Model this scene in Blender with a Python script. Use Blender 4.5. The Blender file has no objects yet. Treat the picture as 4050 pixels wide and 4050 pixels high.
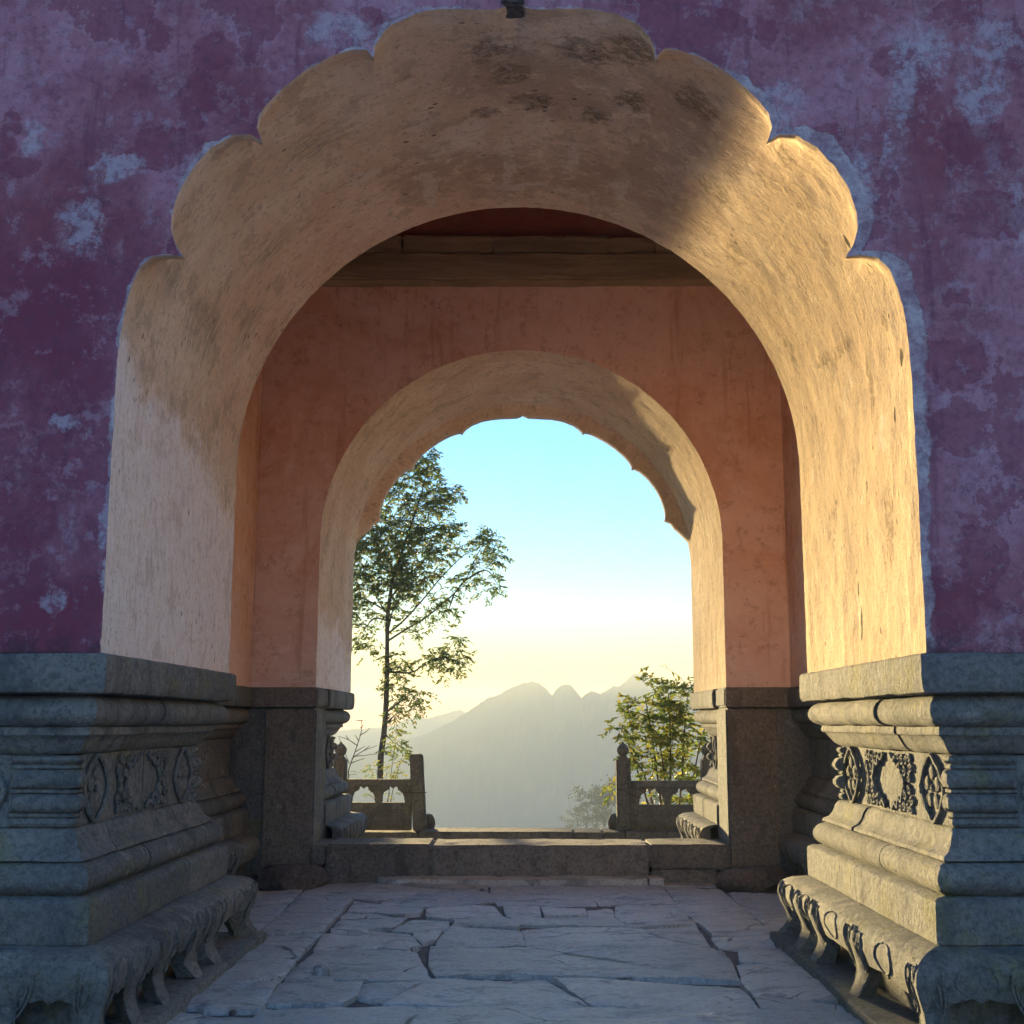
import bpy, bmesh, math, random
import numpy as np
from mathutils import Vector, Matrix

random.seed(7)
RNG = np.random.default_rng(11)
scene = bpy.context.scene
COL = scene.collection

# ------------------------------------------------------------------ camera, sky, sun, exposure
SUN_AZ = math.radians(15.0)      # sun stands this far to the left of the gate's axis
SUN_EL = math.radians(2.7)

cam_data = bpy.data.cameras.new("camera")
cam = bpy.data.objects.new("camera", cam_data)
COL.objects.link(cam)
cam.location = (0.07, 0.0, 1.45)
cam.rotation_euler = (math.radians(97.5), 0, 0)
cam_data.sensor_width = 36
cam_data.lens = 34.47
cam_data.shift_x = -0.01605
cam_data.shift_y = 0.0784
cam_data.clip_start = 0.05
cam_data.clip_end = 20000
scene.camera = cam

world = bpy.data.worlds.new("World")
scene.world = world
world.use_nodes = True
wn, wl = world.node_tree.nodes, world.node_tree.links
wn.clear()
w_out = wn.new("ShaderNodeOutputWorld")
w_bg = wn.new("ShaderNodeBackground")
w_sky = wn.new("ShaderNodeTexSky")
w_sky.sky_type = 'NISHITA'
w_sky.sun_disc = False
w_sky.sun_elevation = SUN_EL
w_sky.sun_rotation = -SUN_AZ
w_sky.altitude = 800
w_sky.air_density = 1.8
w_sky.dust_density = 0.10
w_sky.ozone_density = 5.7
w_bg.inputs['Strength'].default_value = 0.05
wl.new(w_sky.outputs[0], w_bg.inputs[0])
wl.new(w_bg.outputs[0], w_out.inputs[0])

sun_data = bpy.data.lights.new("sun", 'SUN')
sun_data.energy = 2.12
sun_data.angle = math.radians(2.6)
sun_data.color = (1.0, 0.75, 0.36)
sun = bpy.data.objects.new("sun", sun_data)
COL.objects.link(sun)
sun_dir = Vector((math.sin(SUN_AZ) * math.cos(SUN_EL), -math.cos(SUN_AZ) * math.cos(SUN_EL), -math.sin(SUN_EL)))
sun.rotation_euler = sun_dir.to_track_quat('-Z', 'Y').to_euler()
sun.location = (-30, 100, 12)

scene.view_settings.view_transform = 'Standard'
scene.view_settings.look = 'None'
scene.view_settings.gamma = 1.0
scene.view_settings.use_curve_mapping = False
scene.view_settings.exposure = 4.7
scene.cycles.max_bounces = 7
scene.cycles.diffuse_bounces = 5
scene.cycles.volume_bounces = 3
scene.cycles.glossy_bounces = 2
scene.cycles.caustics_reflective = False
scene.cycles.caustics_refractive = False
scene.cycles.use_adaptive_sampling = True
scene.cycles.adaptive_threshold = 0.02
scene.cycles.use_denoising = True

HAZE_DENSITY = 0.0007

# ------------------------------------------------------------------ numeric helpers
def vnoise(p, seed=0):
    p = np.asarray(p, float)
    i = np.floor(p).astype(np.int64)
    f = p - i
    f = f * f * (3 - 2 * f)
    def h(dx, dy, dz):
        n = (i[..., 0] + dx) * 73856093 ^ (i[..., 1] + dy) * 19349663 ^ (i[..., 2] + dz) * 83492791 ^ (seed * 2654435 + 97)
        n = (n ^ (n >> 13)) * 1274126177
        n = n ^ (n >> 16)
        return (n & 0xFFFF) / 32767.5 - 1.0
    x, y, z = f[..., 0], f[..., 1], f[..., 2]
    def L(a, b, t): return a + (b - a) * t
    return L(L(L(h(0,0,0), h(1,0,0), x), L(h(0,1,0), h(1,1,0), x), y),
             L(L(h(0,0,1), h(1,0,1), x), L(h(0,1,1), h(1,1,1), x), y), z)

def fbm(p, octv=4, seed=0):
    p = np.asarray(p, float)
    s = 0; a = 1.0; t = 0
    for k in range(octv):
        s = s + a * vnoise(p * (2.03 ** k) + 17.3 * k, seed + k)
        t += a; a *= 0.5
    return s / t

def sstep(a, b, x):
    t = np.clip((x - a) / (b - a), 0, 1)
    return t * t * (3 - 2 * t)

# ------------------------------------------------------------------ object helpers
def mesh_obj(name, verts, faces, mats, parent=None, smooth=None, fmat=None, uv=None):
    me = bpy.data.meshes.new(name)
    me.from_pydata([tuple(map(float, v)) for v in verts], [], [tuple(int(i) for i in f) for f in faces])
    if not isinstance(mats, (list, tuple)): mats = [mats]
    for m in mats: me.materials.append(m)
    if fmat is not None: me.polygons.foreach_set('material_index', np.asarray(fmat, np.int32))
    if smooth is not None:
        me.polygons.foreach_set('use_smooth', np.ones(len(me.polygons), bool))
        if smooth < 3.1: me.set_sharp_from_angle(angle=smooth)
    if uv is not None:
        lay = me.uv_layers.new(name='uv')
        li = np.empty(len(me.loops), np.int32); me.loops.foreach_get('vertex_index', li)
        lay.data.foreach_set('uv', np.asarray(uv, np.float32)[li].ravel())
    me.update()
    o = bpy.data.objects.new(name, me)
    COL.objects.link(o)
    if parent: attach(o, parent)
    return o

ORIGIN = {}          # where the origin of each parent stands in the world (parts are modelled in world coordinates)
def attach(o, parent):
    o.parent = parent
    o.matrix_parent_inverse = Matrix.Translation(-ORIGIN.get(parent.name, Vector((0, 0, 0))))

def empty(name, loc, label=None, cat=None, group=None, kind=None, parent=None):
    o = bpy.data.objects.new(name, None)
    o.empty_display_size = 0.2
    COL.objects.link(o)
    if parent is None:
        o.location = loc
        ORIGIN[o.name] = Vector(loc)
    else:
        attach(o, parent)
    tag(o, label, cat, group, kind)
    return o

def tag(o, label=None, cat=None, group=None, kind=None):
    if label: o['label'] = label
    if cat: o['category'] = cat
    if group: o['group'] = group
    if kind: o['kind'] = kind
    return o

def grid_faces(nu, nv, off=0, flip=False, close_u=False):
    f = []
    U = nu if close_u else nu - 1
    for a in range(U):
        b = (a + 1) % nu
        for v in range(nv - 1):
            q = (off + a * nv + v, off + b * nv + v, off + b * nv + v + 1, off + a * nv + v + 1)
            f.append(q[::-1] if flip else q)
    return f

class MB:
    def __init__(s): s.v = []; s.f = []; s.n = 0
    def add(s, v, f):
        v = np.asarray(v, float).reshape(-1, 3)
        s.v.append(v); s.f += [tuple(i + s.n for i in q) for q in f]; s.n += len(v)
    def tube(s, pts, r, sides=6, cap=True):
        pts = np.asarray(pts, float); n = len(pts)
        r = np.broadcast_to(np.asarray(r, float), (n,))
        t = np.gradient(pts, axis=0); t /= np.linalg.norm(t, axis=1, keepdims=True) + 1e-9
        up = np.array([0.31, 0.17, 0.93])
        a = np.cross(t, up); a /= np.linalg.norm(a, axis=1, keepdims=True) + 1e-9
        b = np.cross(t, a)
        ang = np.linspace(0, 2 * math.pi, sides, endpoint=False)
        ring = pts[:, None, :] + r[:, None, None] * (np.cos(ang)[None, :, None] * a[:, None, :] + np.sin(ang)[None, :, None] * b[:, None, :])
        f = []
        for i in range(n - 1):
            for k in range(sides):
                k2 = (k + 1) % sides
                f.append((i * sides + k, i * sides + k2, (i + 1) * sides + k2, (i + 1) * sides + k))
        if cap:
            f.append(tuple(range(sides))[::-1]); f.append(tuple((n - 1) * sides + k for k in range(sides)))
        s.add(ring.reshape(-1, 3), f)
    def lathe(s, prof, centre, segs=20):
        prof = np.asarray(prof, float)
        ang = np.linspace(0, 2 * math.pi, segs, endpoint=False)
        v = np.stack([centre[0] + prof[None, :, 0] * np.cos(ang)[:, None], centre[1] + prof[None, :, 0] * np.sin(ang)[:, None],
                      np.broadcast_to(centre[2] + prof[None, :, 1], (segs, len(prof)))], -1)
        s.add(v.reshape(-1, 3), grid_faces(segs, len(prof), close_u=True))
    def box(s, lo, hi):
        x0, y0, z0 = lo; x1, y1, z1 = hi
        s.add([(x0,y0,z0),(x1,y0,z0),(x1,y1,z0),(x0,y1,z0),(x0,y0,z1),(x1,y0,z1),(x1,y1,z1),(x0,y1,z1)],
              [(0,3,2,1),(4,5,6,7),(0,1,5,4),(1,2,6,5),(2,3,7,6),(3,0,4,7)])
    def build(s, name, mat, parent=None, smooth=0.7):
        return mesh_obj(name, np.concatenate(s.v), s.f, mat, parent, smooth)

def catmull(pts, n=8, closed=False):
    P = np.asarray(pts, float)
    if closed: Q = np.concatenate([P[-1:], P, P[:2]])
    else: Q = np.concatenate([2 * P[:1] - P[1:2], P, 2 * P[-1:] - P[-2:-1]])
    out = []
    for i in range(1, len(Q) - 2):
        p0, p1, p2, p3 = Q[i-1], Q[i], Q[i+1], Q[i+2]
        for t in np.linspace(0, 1, n, endpoint=False):
            out.append(0.5 * ((2*p1) + (-p0+p2)*t + (2*p0-5*p1+4*p2-p3)*t*t + (-p0+3*p1-3*p2+p3)*t**3))
    out.append(Q[-2] if not closed else out[0])
    return np.array(out)

# ------------------------------------------------------------------ material helpers
class NT:
    def __init__(s, name):
        s.m = bpy.data.materials.new(name); s.m.use_nodes = True
        s.t = s.m.node_tree; s.t.nodes.clear()
        s.out = s.t.nodes.new("ShaderNodeOutputMaterial")
        s.pos = s.t.nodes.new("ShaderNodeNewGeometry")
    def n(s, typ, **kw):
        nd = s.t.nodes.new(typ)
        for k, v in kw.items(): setattr(nd, k, v)
        return nd
    def link(s, a, b): s.t.links.new(a, b)
    def setin(s, nd, key, val):
        if hasattr(val, 'is_output') or hasattr(val, 'links'): s.link(val, nd.inputs[key])
        else: nd.inputs[key].default_value = val
    def vec(s, src=None, scale=(1, 1, 1), loc=(0, 0, 0), rot=(0, 0, 0)):
        mp = s.n("ShaderNodeMapping"); s.link(src or s.pos.outputs['Position'], mp.inputs[0])
        mp.inputs['Scale'].default_value = scale; mp.inputs['Location'].default_value = loc; mp.inputs['Rotation'].default_value = rot
        return mp.outputs[0]
    def uv(s):
        u = s.n("ShaderNodeUVMap"); u.uv_map = 'uv'; return u.outputs[0]
    def noise(s, vec=None, scale=5, detail=4, rough=0.55, dist=0.0):
        nd = s.n("ShaderNodeTexNoise"); s.link(vec or s.pos.outputs['Position'], nd.inputs['Vector'])
        nd.inputs['Scale'].default_value = scale; nd.inputs['Detail'].default_value = detail
        nd.inputs['Roughness'].default_value = rough; nd.inputs['Distortion'].default_value = dist
        return nd.outputs['Fac']
    def voro(s, vec=None, scale=5, feature='F1', out='Distance', rnd=1.0):
        nd = s.n("ShaderNodeTexVoronoi", feature=feature); s.link(vec or s.pos.outputs['Position'], nd.inputs['Vector'])
        nd.inputs['Scale'].default_value = scale; nd.inputs['Randomness'].default_value = rnd
        return nd.outputs[out]
    def ramp(s, fac, a, b, va=0.0, vb=1.0, smooth=True):
        nd = s.n("ShaderNodeMapRange"); nd.interpolation_type = 'SMOOTHSTEP' if smooth else 'LINEAR'
        s.setin(nd, 0, fac)
        for i, v in enumerate((a, b, va, vb)): nd.inputs[i + 1].default_value = v
        return nd.outputs[0]
    def mix(s, fac, a, b, mode='MIX'):
        nd = s.n("ShaderNodeMix", data_type='RGBA', blend_type=mode)
        s.setin(nd, 0, fac)
        for k, v in ((6, a), (7, b)):
            if isinstance(v, tuple): nd.inputs[k].default_value = (*v, 1.0)
            else: s.link(v, nd.inputs[k])
        return nd.outputs[2]
    def math(s, op, a, b=0.0, c=None, clamp=False):
        nd = s.n("ShaderNodeMath", operation=op); nd.use_clamp = clamp
        s.setin(nd, 0, a); s.setin(nd, 1, b)
        if c is not None: s.setin(nd, 2, c)
        return nd.outputs[0]
    def bump(s, h, dist=0.01, strength=1.0, normal=None):
        nd = s.n("ShaderNodeBump"); nd.inputs['Distance'].default_value = dist; nd.inputs['Strength'].default_value = strength
        s.link(h, nd.inputs['Height'])
        if normal: s.link(normal, nd.inputs['Normal'])
        return nd.outputs[0]
    def warped(s, vec, scale, amp, detail=5, rough=0.65):
        nd = s.n("ShaderNodeTexNoise"); s.link(vec, nd.inputs['Vector'])
        nd.inputs['Scale'].default_value = scale; nd.inputs['Detail'].default_value = detail; nd.inputs['Roughness'].default_value = rough
        a = s.n("ShaderNodeVectorMath", operation='SUBTRACT'); s.link(nd.outputs['Color'], a.inputs[0]); a.inputs[1].default_value = (0.5, 0.5, 0.5)
        b = s.n("ShaderNodeVectorMath", operation='MULTIPLY_ADD'); s.link(a.outputs[0], b.inputs[0]); b.inputs[1].default_value = amp; s.link(vec, b.inputs[2])
        return b.outputs[0]
    def patches(s, vec, lst, soft=0.35):
        acc = None
        for (a, b, ra, rb) in lst:
            m1 = s.n("ShaderNodeVectorMath", operation='SUBTRACT'); s.link(vec, m1.inputs[0]); m1.inputs[1].default_value = (a, b, 0)
            m2 = s.n("ShaderNodeVectorMath", operation='MULTIPLY'); s.link(m1.outputs[0], m2.inputs[0]); m2.inputs[1].default_value = (1 / ra, 1 / rb, 0)
            m3 = s.n("ShaderNodeVectorMath", operation='LENGTH'); s.link(m2.outputs[0], m3.inputs[0])
            r = s.ramp(m3.outputs['Value'], 0.0, 1.9, 1.0, 0.0, smooth=False)
            acc = r if acc is None else s.math('MAXIMUM', acc, r)
        nz = s.noise(s.vec(vec, loc=(3.1, 7.7, 1.3)), 7.0, 7, 0.75)
        nz2 = s.noise(s.vec(vec, loc=(1.1, 2.7, 5.3)), 2.5, 4, 0.6)
        f = s.math('ADD', acc, s.math('ADD', s.math('MULTIPLY', s.math('SUBTRACT', nz, 0.5), 0.9), s.math('MULTIPLY', s.math('SUBTRACT', nz2, 0.5), 0.9)))
        return s.ramp(f, 0.50 - soft * 0.25, 0.50 + soft * 0.25)
    def sepxyz(s, v=None):
        nd = s.n("ShaderNodeSeparateXYZ"); s.link(v or s.pos.outputs['Position'], nd.inputs[0]); return nd.outputs
    def attr(s, name):
        nd = s.n("ShaderNodeAttribute", attribute_name=name); return nd.outputs['Fac']
    def rnd(s): return s.n("ShaderNodeObjectInfo").outputs['Random']
    def finish(s, col, rough=0.85, normal=None, spec=0.25):
        b = s.n("ShaderNodeBsdfPrincipled")
        s.setin(b, 'Base Color', (*col, 1.0) if isinstance(col, tuple) else col)
        s.setin(b, 'Roughness', rough)
        b.inputs['Specular IOR Level'].default_value = spec
        if normal: s.link(normal, b.inputs['Normal'])
        s.link(b.outputs[0], s.out.inputs['Surface'])
        return s.m

WALL_CHALK = [(-2.15,3.9,.12,.14),(-2.06,4.18,.1,.08),(-1.97,4.22,.09,.05),(1.97,4.74,.08,.22),(1.92,4.37,.06,.24),(1.72,4.11,.09,.15),(2.46,4.92,.15,.13),(2.13,4.86,.1,.16),(-0.9,4.95,.14,.12),(-1.95,2.38,.03,.13),(-2.43,4.34,.06,.12),(1.37,4.57,.15,.15),(2.36,4.6,.12,.18),(-2.18,2.02,.05,.05),(-2.18,2.88,.08,.03),(-3.2,3.4,.3,.4),(3.2,3.6,.3,.5)]
WALL_DARK = [(-1.83,4.94,.07,.07),(-1.55,4.86,.12,.12),(-1.61,4.57,.07,.17),(-1.71,4.34,.16,.09),(-1.81,4.25,.13,.06),(-2.54,4.39,.07,.14),(-2.46,4.21,.12,.07),(-2.35,3.52,.3,.27),(-2.2,3.14,.25,.18),(-2.31,2.48,.18,.24),(1.07,5.05,.06,.07),(1.28,4.95,.08,.09),(1.94,4.8,.14,.12),(2.06,4.65,.07,.05),(2.53,4.89,.1,.13),(2.34,4.31,.22,.16),(2.38,3.97,.19,.14),(2.17,3.2,.16,.12),(1.57,4.39,.08,.07),(2.06,2.02,.11,.15),(2.22,2.23,.16,.21),(-2.22,1.97,.14,.13),(-0.74,5.04,.07,.07),(-3,2.4,.4,.3),(3.1,2.5,.4,.3)]
def m_redwall():
    t = NT("red_limewash")
    P = t.pos.outputs['Position']
    xz = t.sepxyz()
    c = t.n("ShaderNodeCombineXYZ"); t.link(xz[0], c.inputs[0]); t.link(xz[2], c.inputs[1])
    F = c.outputs[0]
    big = t.noise(P, 0.9, 6, 0.6)
    mid = t.noise(t.vec(P, loc=(3, 0, 9)), 3.2, 6, 0.68)
    fine = t.noise(P, 26, 4, 0.7)
    mot = t.noise(t.vec(P, loc=(1, 4, 2)), 9, 5, 0.75)
    col = t.mix(t.ramp(big, 0.36, 0.62), (0.25, 0.078, 0.10), (0.42, 0.21, 0.26))
    hi = t.ramp(xz[2], 2.4, 4.8)
    right = t.ramp(xz[0], 0.4, 2.6)
    lowleft = t.math('MULTIPLY', t.ramp(xz[0], -1.0, -2.2), t.ramp(xz[2], 4.1, 3.3))
    col = t.mix(t.math('MULTIPLY', lowleft, t.ramp(mid, 0.3, 0.6, 0.4, 0.9)), col, (0.19, 0.045, 0.075))
    col = t.mix(t.ramp(mid, 0.50, 0.70, 0, 0.55), col, (0.23, 0.08, 0.12))
    # peeled flakes with a sharp edge, and rain streaks from above
    flk = t.noise(t.vec(P, (1, 1, 1), loc=(6, 1, 8)), 1.25, 7, 0.62)
    fl1 = t.ramp(flk, 0.560, 0.572)
    col = t.mix(t.math('MULTIPLY', fl1, 0.6), col, (0.23, 0.075, 0.11))
    fle = t.math('MULTIPLY', t.ramp(flk, 0.540, 0.560), t.ramp(flk, 0.572, 0.560))
    col = t.mix(t.math('MULTIPLY', fle, 0.22), col, (0.45, 0.36, 0.40))
    strk = t.noise(t.vec(P, (7, 1, 0.45)), 1.3, 5, 0.65)
    col = t.mix(t.ramp(strk, 0.54, 0.66, 0, 0.55), col, (0.17, 0.06, 0.095))
    # worn chalky areas
    ch = t.noise(t.vec(P, (1.2, 1, 0.8), loc=(1.7, 0, 4.2)), 1.7, 9, 0.72)
    bias = t.math('ADD', t.math('MULTIPLY', hi, 0.05), t.math('MULTIPLY', t.math('MULTIPLY', hi, right), 0.05))
    chm = t.ramp(t.math('ADD', ch, bias), 0.57, 0.75)
    chm = t.math('MULTIPLY', chm, t.ramp(mot, 0.44, 0.56, 0.15, 1.0))
    col = t.mix(t.math('MULTIPLY', chm, 0.8), col, (0.45, 0.38, 0.43))
    wp = t.warped(F, 3.0, (0.22, 0.22, 0.0), 6, 0.7)
    dk = t.patches(wp, WALL_DARK, 0.10)
    col = t.mix(t.math('MULTIPLY', dk, t.ramp(mot, 0.3, 0.6, 0.9, 0.5)), col, (0.205, 0.05, 0.08))
    edge = t.math('MULTIPLY', t.math('SUBTRACT', 1.0, t.math('ABSOLUTE', t.math('SUBTRACT', t.math('MULTIPLY', dk, 2.0), 1.0))), 0.35)
    col = t.mix(edge, col, (0.20, 0.07, 0.12))
    ck = t.patches(t.warped(F, 5.0, (0.22, 0.26, 0.0), 7, 0.75), WALL_CHALK, 0.5)
    col = t.mix(t.math('MULTIPLY', ck, t.ramp(mot, 0.42, 0.56, 0.05, 0.65)), col, (0.45, 0.42, 0.47))
    # pale exposed lime along the arch
    rim = t.attr('rim')
    rimn = t.math('ADD', rim, t.math('MULTIPLY', t.math('SUBTRACT', t.noise(P, 4.5, 6, 0.65), 0.5), 0.17))
    band = t.ramp(xz[0], 0.9, 1.6, 0.004, 0.075)
    low = t.ramp(xz[2], 2.6, 3.3, 0.55, 1.0)
    rm = t.ramp(t.math('SUBTRACT', rimn, t.math('MULTIPLY', band, low)), 0.0, 0.014, 1.0, 0.0)
    col = t.mix(t.math('MULTIPLY', rm, t.ramp(mot, 0.40, 0.58, 0.95, 0.7)), col, t.mix(t.ramp(mot, 0.4, 0.65), (0.47, 0.43, 0.44), (0.33, 0.27, 0.30)))
    sp = t.voro(P, 26)
    col = t.mix(t.math('MULTIPLY', t.ramp(sp, 0.04, 0.10, 1, 0), t.ramp(t.noise(P, 4, 2), 0.56, 0.66)), col, (0.06, 0.025, 0.04))
    col = t.mix(t.ramp(fine, 0.42, 0.70, 0.0, 0.5), col, (0.14, 0.06, 0.09))
    col = t.mix(t.ramp(mot, 0.46, 0.34, 0.0, 0.35), col, (0.46, 0.36, 0.42))
    gr = t.math('MULTIPLY', t.ramp(xz[2], 1.79, 1.92, 1, 0), t.ramp(t.noise(P, 11, 6, 0.75), 0.40, 0.6))
    col = t.mix(t.math('MULTIPLY', gr, 0.8), col, (0.09, 0.045, 0.06))
    cv = t.voro(t.warped(P, 4, (0.25, 0.25, 0.25), 6, 0.7), 1.1, 'DISTANCE_TO_EDGE')
    crk = t.math('MULTIPLY', t.ramp(cv, 0.0, 0.006, 1, 0), t.ramp(t.noise(t.vec(P, loc=(9, 9, 9)), 1.6, 3), 0.60, 0.66))
    col = t.mix(t.math('MULTIPLY', crk, 0.6), col, (0.09, 0.045, 0.07))
    h = t.math('ADD', t.math('MULTIPLY', mid, 0.5), t.math('ADD', t.math('MULTIPLY', fine, 0.28), t.math('MULTIPLY', mot, 0.35)))
    h = t.math('SUBTRACT', h, t.math('ADD', t.math('MULTIPLY', rm, 0.25), t.math('MULTIPLY', fl1, 0.12)))
    h = t.math('ADD', h, t.math('MULTIPLY', t.noise(P, 95, 3), 0.10))
    return t.finish(col, 0.9, t.bump(h, 0.02, 0.9), 0.15)

PIT = [(-.12,4.92,.14,.10),(-.04,5.13,.12,.09),(.37,4.9,.15,.1),(.62,4.8,.13,.1),(.08,5.37,.12,.08),(-.18,5.48,.1,.09),(.47,5.46,.09,.08),(.67,5.2,.12,.1),(1.62,4.88,.09,.06),(1.83,5.07,.17,.09),(1.55,5.17,.08,.06),(1.6,6.04,.1,.13),(2.12,5.13,.12,.06),(2.61,5.45,.05,.22),(2.55,5.75,.04,.12),(2.93,5.17,.14,.05),(2.73,4.84,.07,.04),(1.06,4.99,.13,.1),(1.3,5.6,.12,.1),(3.5,5.9,.15,.05),(3.7,5.0,.2,.05),(2.3,6.2,.12,.06)]
OLIVE = [(-2.46,5.41,.18,.12),(-2.44,5.65,.20,.14),(-2.22,6.1,.16,.10),(-2.37,4.98,.12,.1),(-1.8,5.73,.2,.12),(-1.2,5.2,.2,.12)]
PALE = [(-.42,5.72,.20,.09),(-.56,5.45,.1,.07),(-.25,5.6,.12,.08),(.35,5.86,.05,.2),(-.06,5.97,.04,.25),(-.99,5.74,.14,.07),(.15,6.3,.25,.05),(-.6,6.2,.05,.2),(.7,6.1,.05,.2)]
GASH = [(4.2,5.49,.13,.022),(4.0,5.52,.06,.012),(2.94,4.71,.05,.025),(3.2,4.85,.05,.012),(3.45,5.3,.06,.010),(2.2,4.9,.05,.02)]
SKIN = [(-.62,5.99,.25,.3),(-.1,6.12,.35,.3),(.44,6.05,.35,.35),(.85,5.85,.3,.4),(1.2,6.0,.2,.3),(0.2,5.2,.6,.3),(.9,5.2,.35,.3),(1.35,5.1,.25,.3)]
def m_soffit(name, front=True):
    t = NT(name)
    U = t.uv()
    xz = t.sepxyz()
    st = t.noise(t.vec(U, (0.8, 5.0, 1)), 6, 6, 0.75)           # trowel grain along the arch
    st2 = t.noise(t.vec(U, (2.2, 14, 1)), 6, 4, 0.7)
    big = t.noise(U, 1.6, 6, 0.6)
    med = t.noise(t.vec(U, (1, 1.4, 1), loc=(3, 7, 0)), 7, 6, 0.72)
    fine = t.noise(t.vec(U, (1, 1.6, 1)), 36, 4, 0.75)
    wp = t.warped(U, 5.0, (0.22, 0.22, 0.0), 6, 0.72)
    col = t.mix(t.ramp(big, 0.38, 0.64), (0.70, 0.50, 0.34), (0.79, 0.62, 0.45))
    col = t.mix(t.ramp(med, 0.46, 0.66, 0, 0.5), col, (0.62, 0.44, 0.31))
    col = t.mix(t.ramp(xz[0], 0.9, 1.7, 0, 0.6), col, (0.56, 0.40, 0.215))  # ochre tint towards the right jamb paints in the sun's yellow cast
    if front:
        sk = t.math('MULTIPLY', t.patches(wp, SKIN, 0.8), t.ramp(med, 0.34, 0.50))
        col = t.mix(t.math('MULTIPLY', sk, 0.8), col, (0.46, 0.315, 0.22))
        pl = t.math('MULTIPLY', t.patches(wp, PALE, 0.6), t.ramp(fine, 0.34, 0.5))
        col = t.mix(t.math('MULTIPLY', pl, 0.75), col, (0.74, 0.63, 0.50))
    crown = t.ramp(xz[2], 3.9, 4.8)
    fl = t.noise(t.vec(U, (6, 11, 1), loc=(9, 2, 0)), 6, 6, 0.75)
    col = t.mix(t.math('MULTIPLY', t.math('MULTIPLY', t.ramp(fl, 0.60, 0.67), 0.7), crown), col, (0.74, 0.63, 0.50))
    pitn = t.ramp(t.noise(t.vec(U, (5, 9, 1)), 3, 5, 0.8), 0.45, 0.60)
    pitreg = t.ramp(t.noise(t.vec(U, (1.6, 2.4, 1), loc=(2, 5, 0)), 2.6, 4, 0.6), 0.62, 0.72)
    if front: pitreg = t.math('MAXIMUM', t.math('MULTIPLY', pitreg, 0.5), t.patches(wp, PIT, 0.9))
    pits = t.math('MULTIPLY', pitreg, pitn)
    vo = t.voro(t.vec(U, (2.6, 7, 1)), 2.8)
    hole = t.math('MULTIPLY', t.ramp(vo, 0.08, 0.15, 1, 0), t.ramp(t.noise(t.vec(U, loc=(4, 4, 0)), 2.2, 3), 0.54, 0.62))
    vo2 = t.voro(t.vec(U, (4.5, 11, 1)), 4.0)
    hole2 = t.math('MULTIPLY', t.ramp(vo2, 0.07, 0.14, 1, 0), t.ramp(t.noise(t.vec(U, loc=(8, 1, 0)), 2.6, 3), 0.54, 0.64))
    hole = t.math('MAXIMUM', hole, t.math('MULTIPLY', hole2, 0.8))
    # pale chalky jamb below the springing, left side
    left = t.ramp(xz[0], -0.4, -1.6)
    zj = t.math('ADD', xz[2], t.math('ADD', t.math('MULTIPLY', t.math('SUBTRACT', big, 0.5), 1.1), t.math('ADD', t.math('MULTIPLY', t.math('SUBTRACT', med, 0.5), 0.5), t.math('MULTIPLY', t.math('SUBTRACT', xz[1], 5.4), 0.16))))
    pale = t.math('MULTIPLY', t.ramp(zj, 2.98, 3.26, 1, 0), left)
    pale = t.math('MULTIPLY', pale, t.ramp(med, 0.30, 0.55, 1.0, 0.78))
    col = t.mix(pale, col, (0.90, 0.82, 0.77))
    if front:
        alg = t.math('MULTIPLY', t.patches(wp, OLIVE, 1.2), t.ramp(st, 0.40, 0.62))
        col = t.mix(t.math('MULTIPLY', alg, 0.6), col, (0.24, 0.22, 0.15))
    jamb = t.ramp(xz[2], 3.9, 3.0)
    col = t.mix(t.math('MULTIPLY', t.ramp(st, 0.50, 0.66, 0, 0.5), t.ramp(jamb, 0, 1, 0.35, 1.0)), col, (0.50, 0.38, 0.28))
    stain = t.noise(t.vec(U, (1, 1.2, 1), loc=(6, 2, 0)), 3.2, 7, 0.74)
    np_ = t.math('SUBTRACT', 1.0, t.math('MULTIPLY', pale, 0.55))
    col = t.mix(t.math('MULTIPLY', t.ramp(stain, 0.53, 0.60, 0, 0.55), np_), col, (0.44, 0.315, 0.22))
    col = t.mix(t.ramp(stain, 0.42, 0.36, 0, 0.5), col, (0.80, 0.67, 0.53))
    mott = t.noise(t.vec(U, (1, 1.3, 1), loc=(2, 9, 0)), 17, 6, 0.78)
    col = t.mix(t.math('MULTIPLY', t.ramp(mott, 0.54, 0.62, 0, 0.6), np_), col, (0.36, 0.26, 0.185))
    col = t.mix(t.math('MULTIPLY', t.math('MULTIPLY', t.ramp(st2, 0.56, 0.66, 0, 0.65), t.ramp(big, 0.40, 0.6)), t.ramp(jamb, 0, 1, 0.15, 1.0)), col, (0.32, 0.235, 0.17))
    col = t.mix(t.ramp(fine, 0.50, 0.70, 0, 0.4), col, (0.38, 0.28, 0.20))
    col = t.mix(t.math('MULTIPLY', pits, 0.5), col, (0.27, 0.185, 0.125))
    col = t.mix(t.math('MULTIPLY', hole, 0.9), col, (0.09, 0.06, 0.045))
    if front:
        ga = t.patches(t.warped(U, 14.0, (0.05, 0.03, 0.0), 3, 0.6), GASH, 0.3)
        col = t.mix(ga, col, (0.07, 0.05, 0.035))
    h = t.math('ADD', t.math('MULTIPLY', st, 0.22), t.math('MULTIPLY', st2, 0.14))
    h = t.math('ADD', h, t.math('ADD', t.math('MULTIPLY', mott, -0.45), t.math('ADD', t.math('MULTIPLY', med, 0.3), t.math('MULTIPLY', fine, 0.22))))
    h = t.math('SUBTRACT', h, t.math('ADD', t.math('MULTIPLY', pits, 0.4), t.math('MULTIPLY', hole, 0.7)))
    return t.finish(col, 0.92, t.bump(h, 0.022, 1.0), 0.12)

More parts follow.
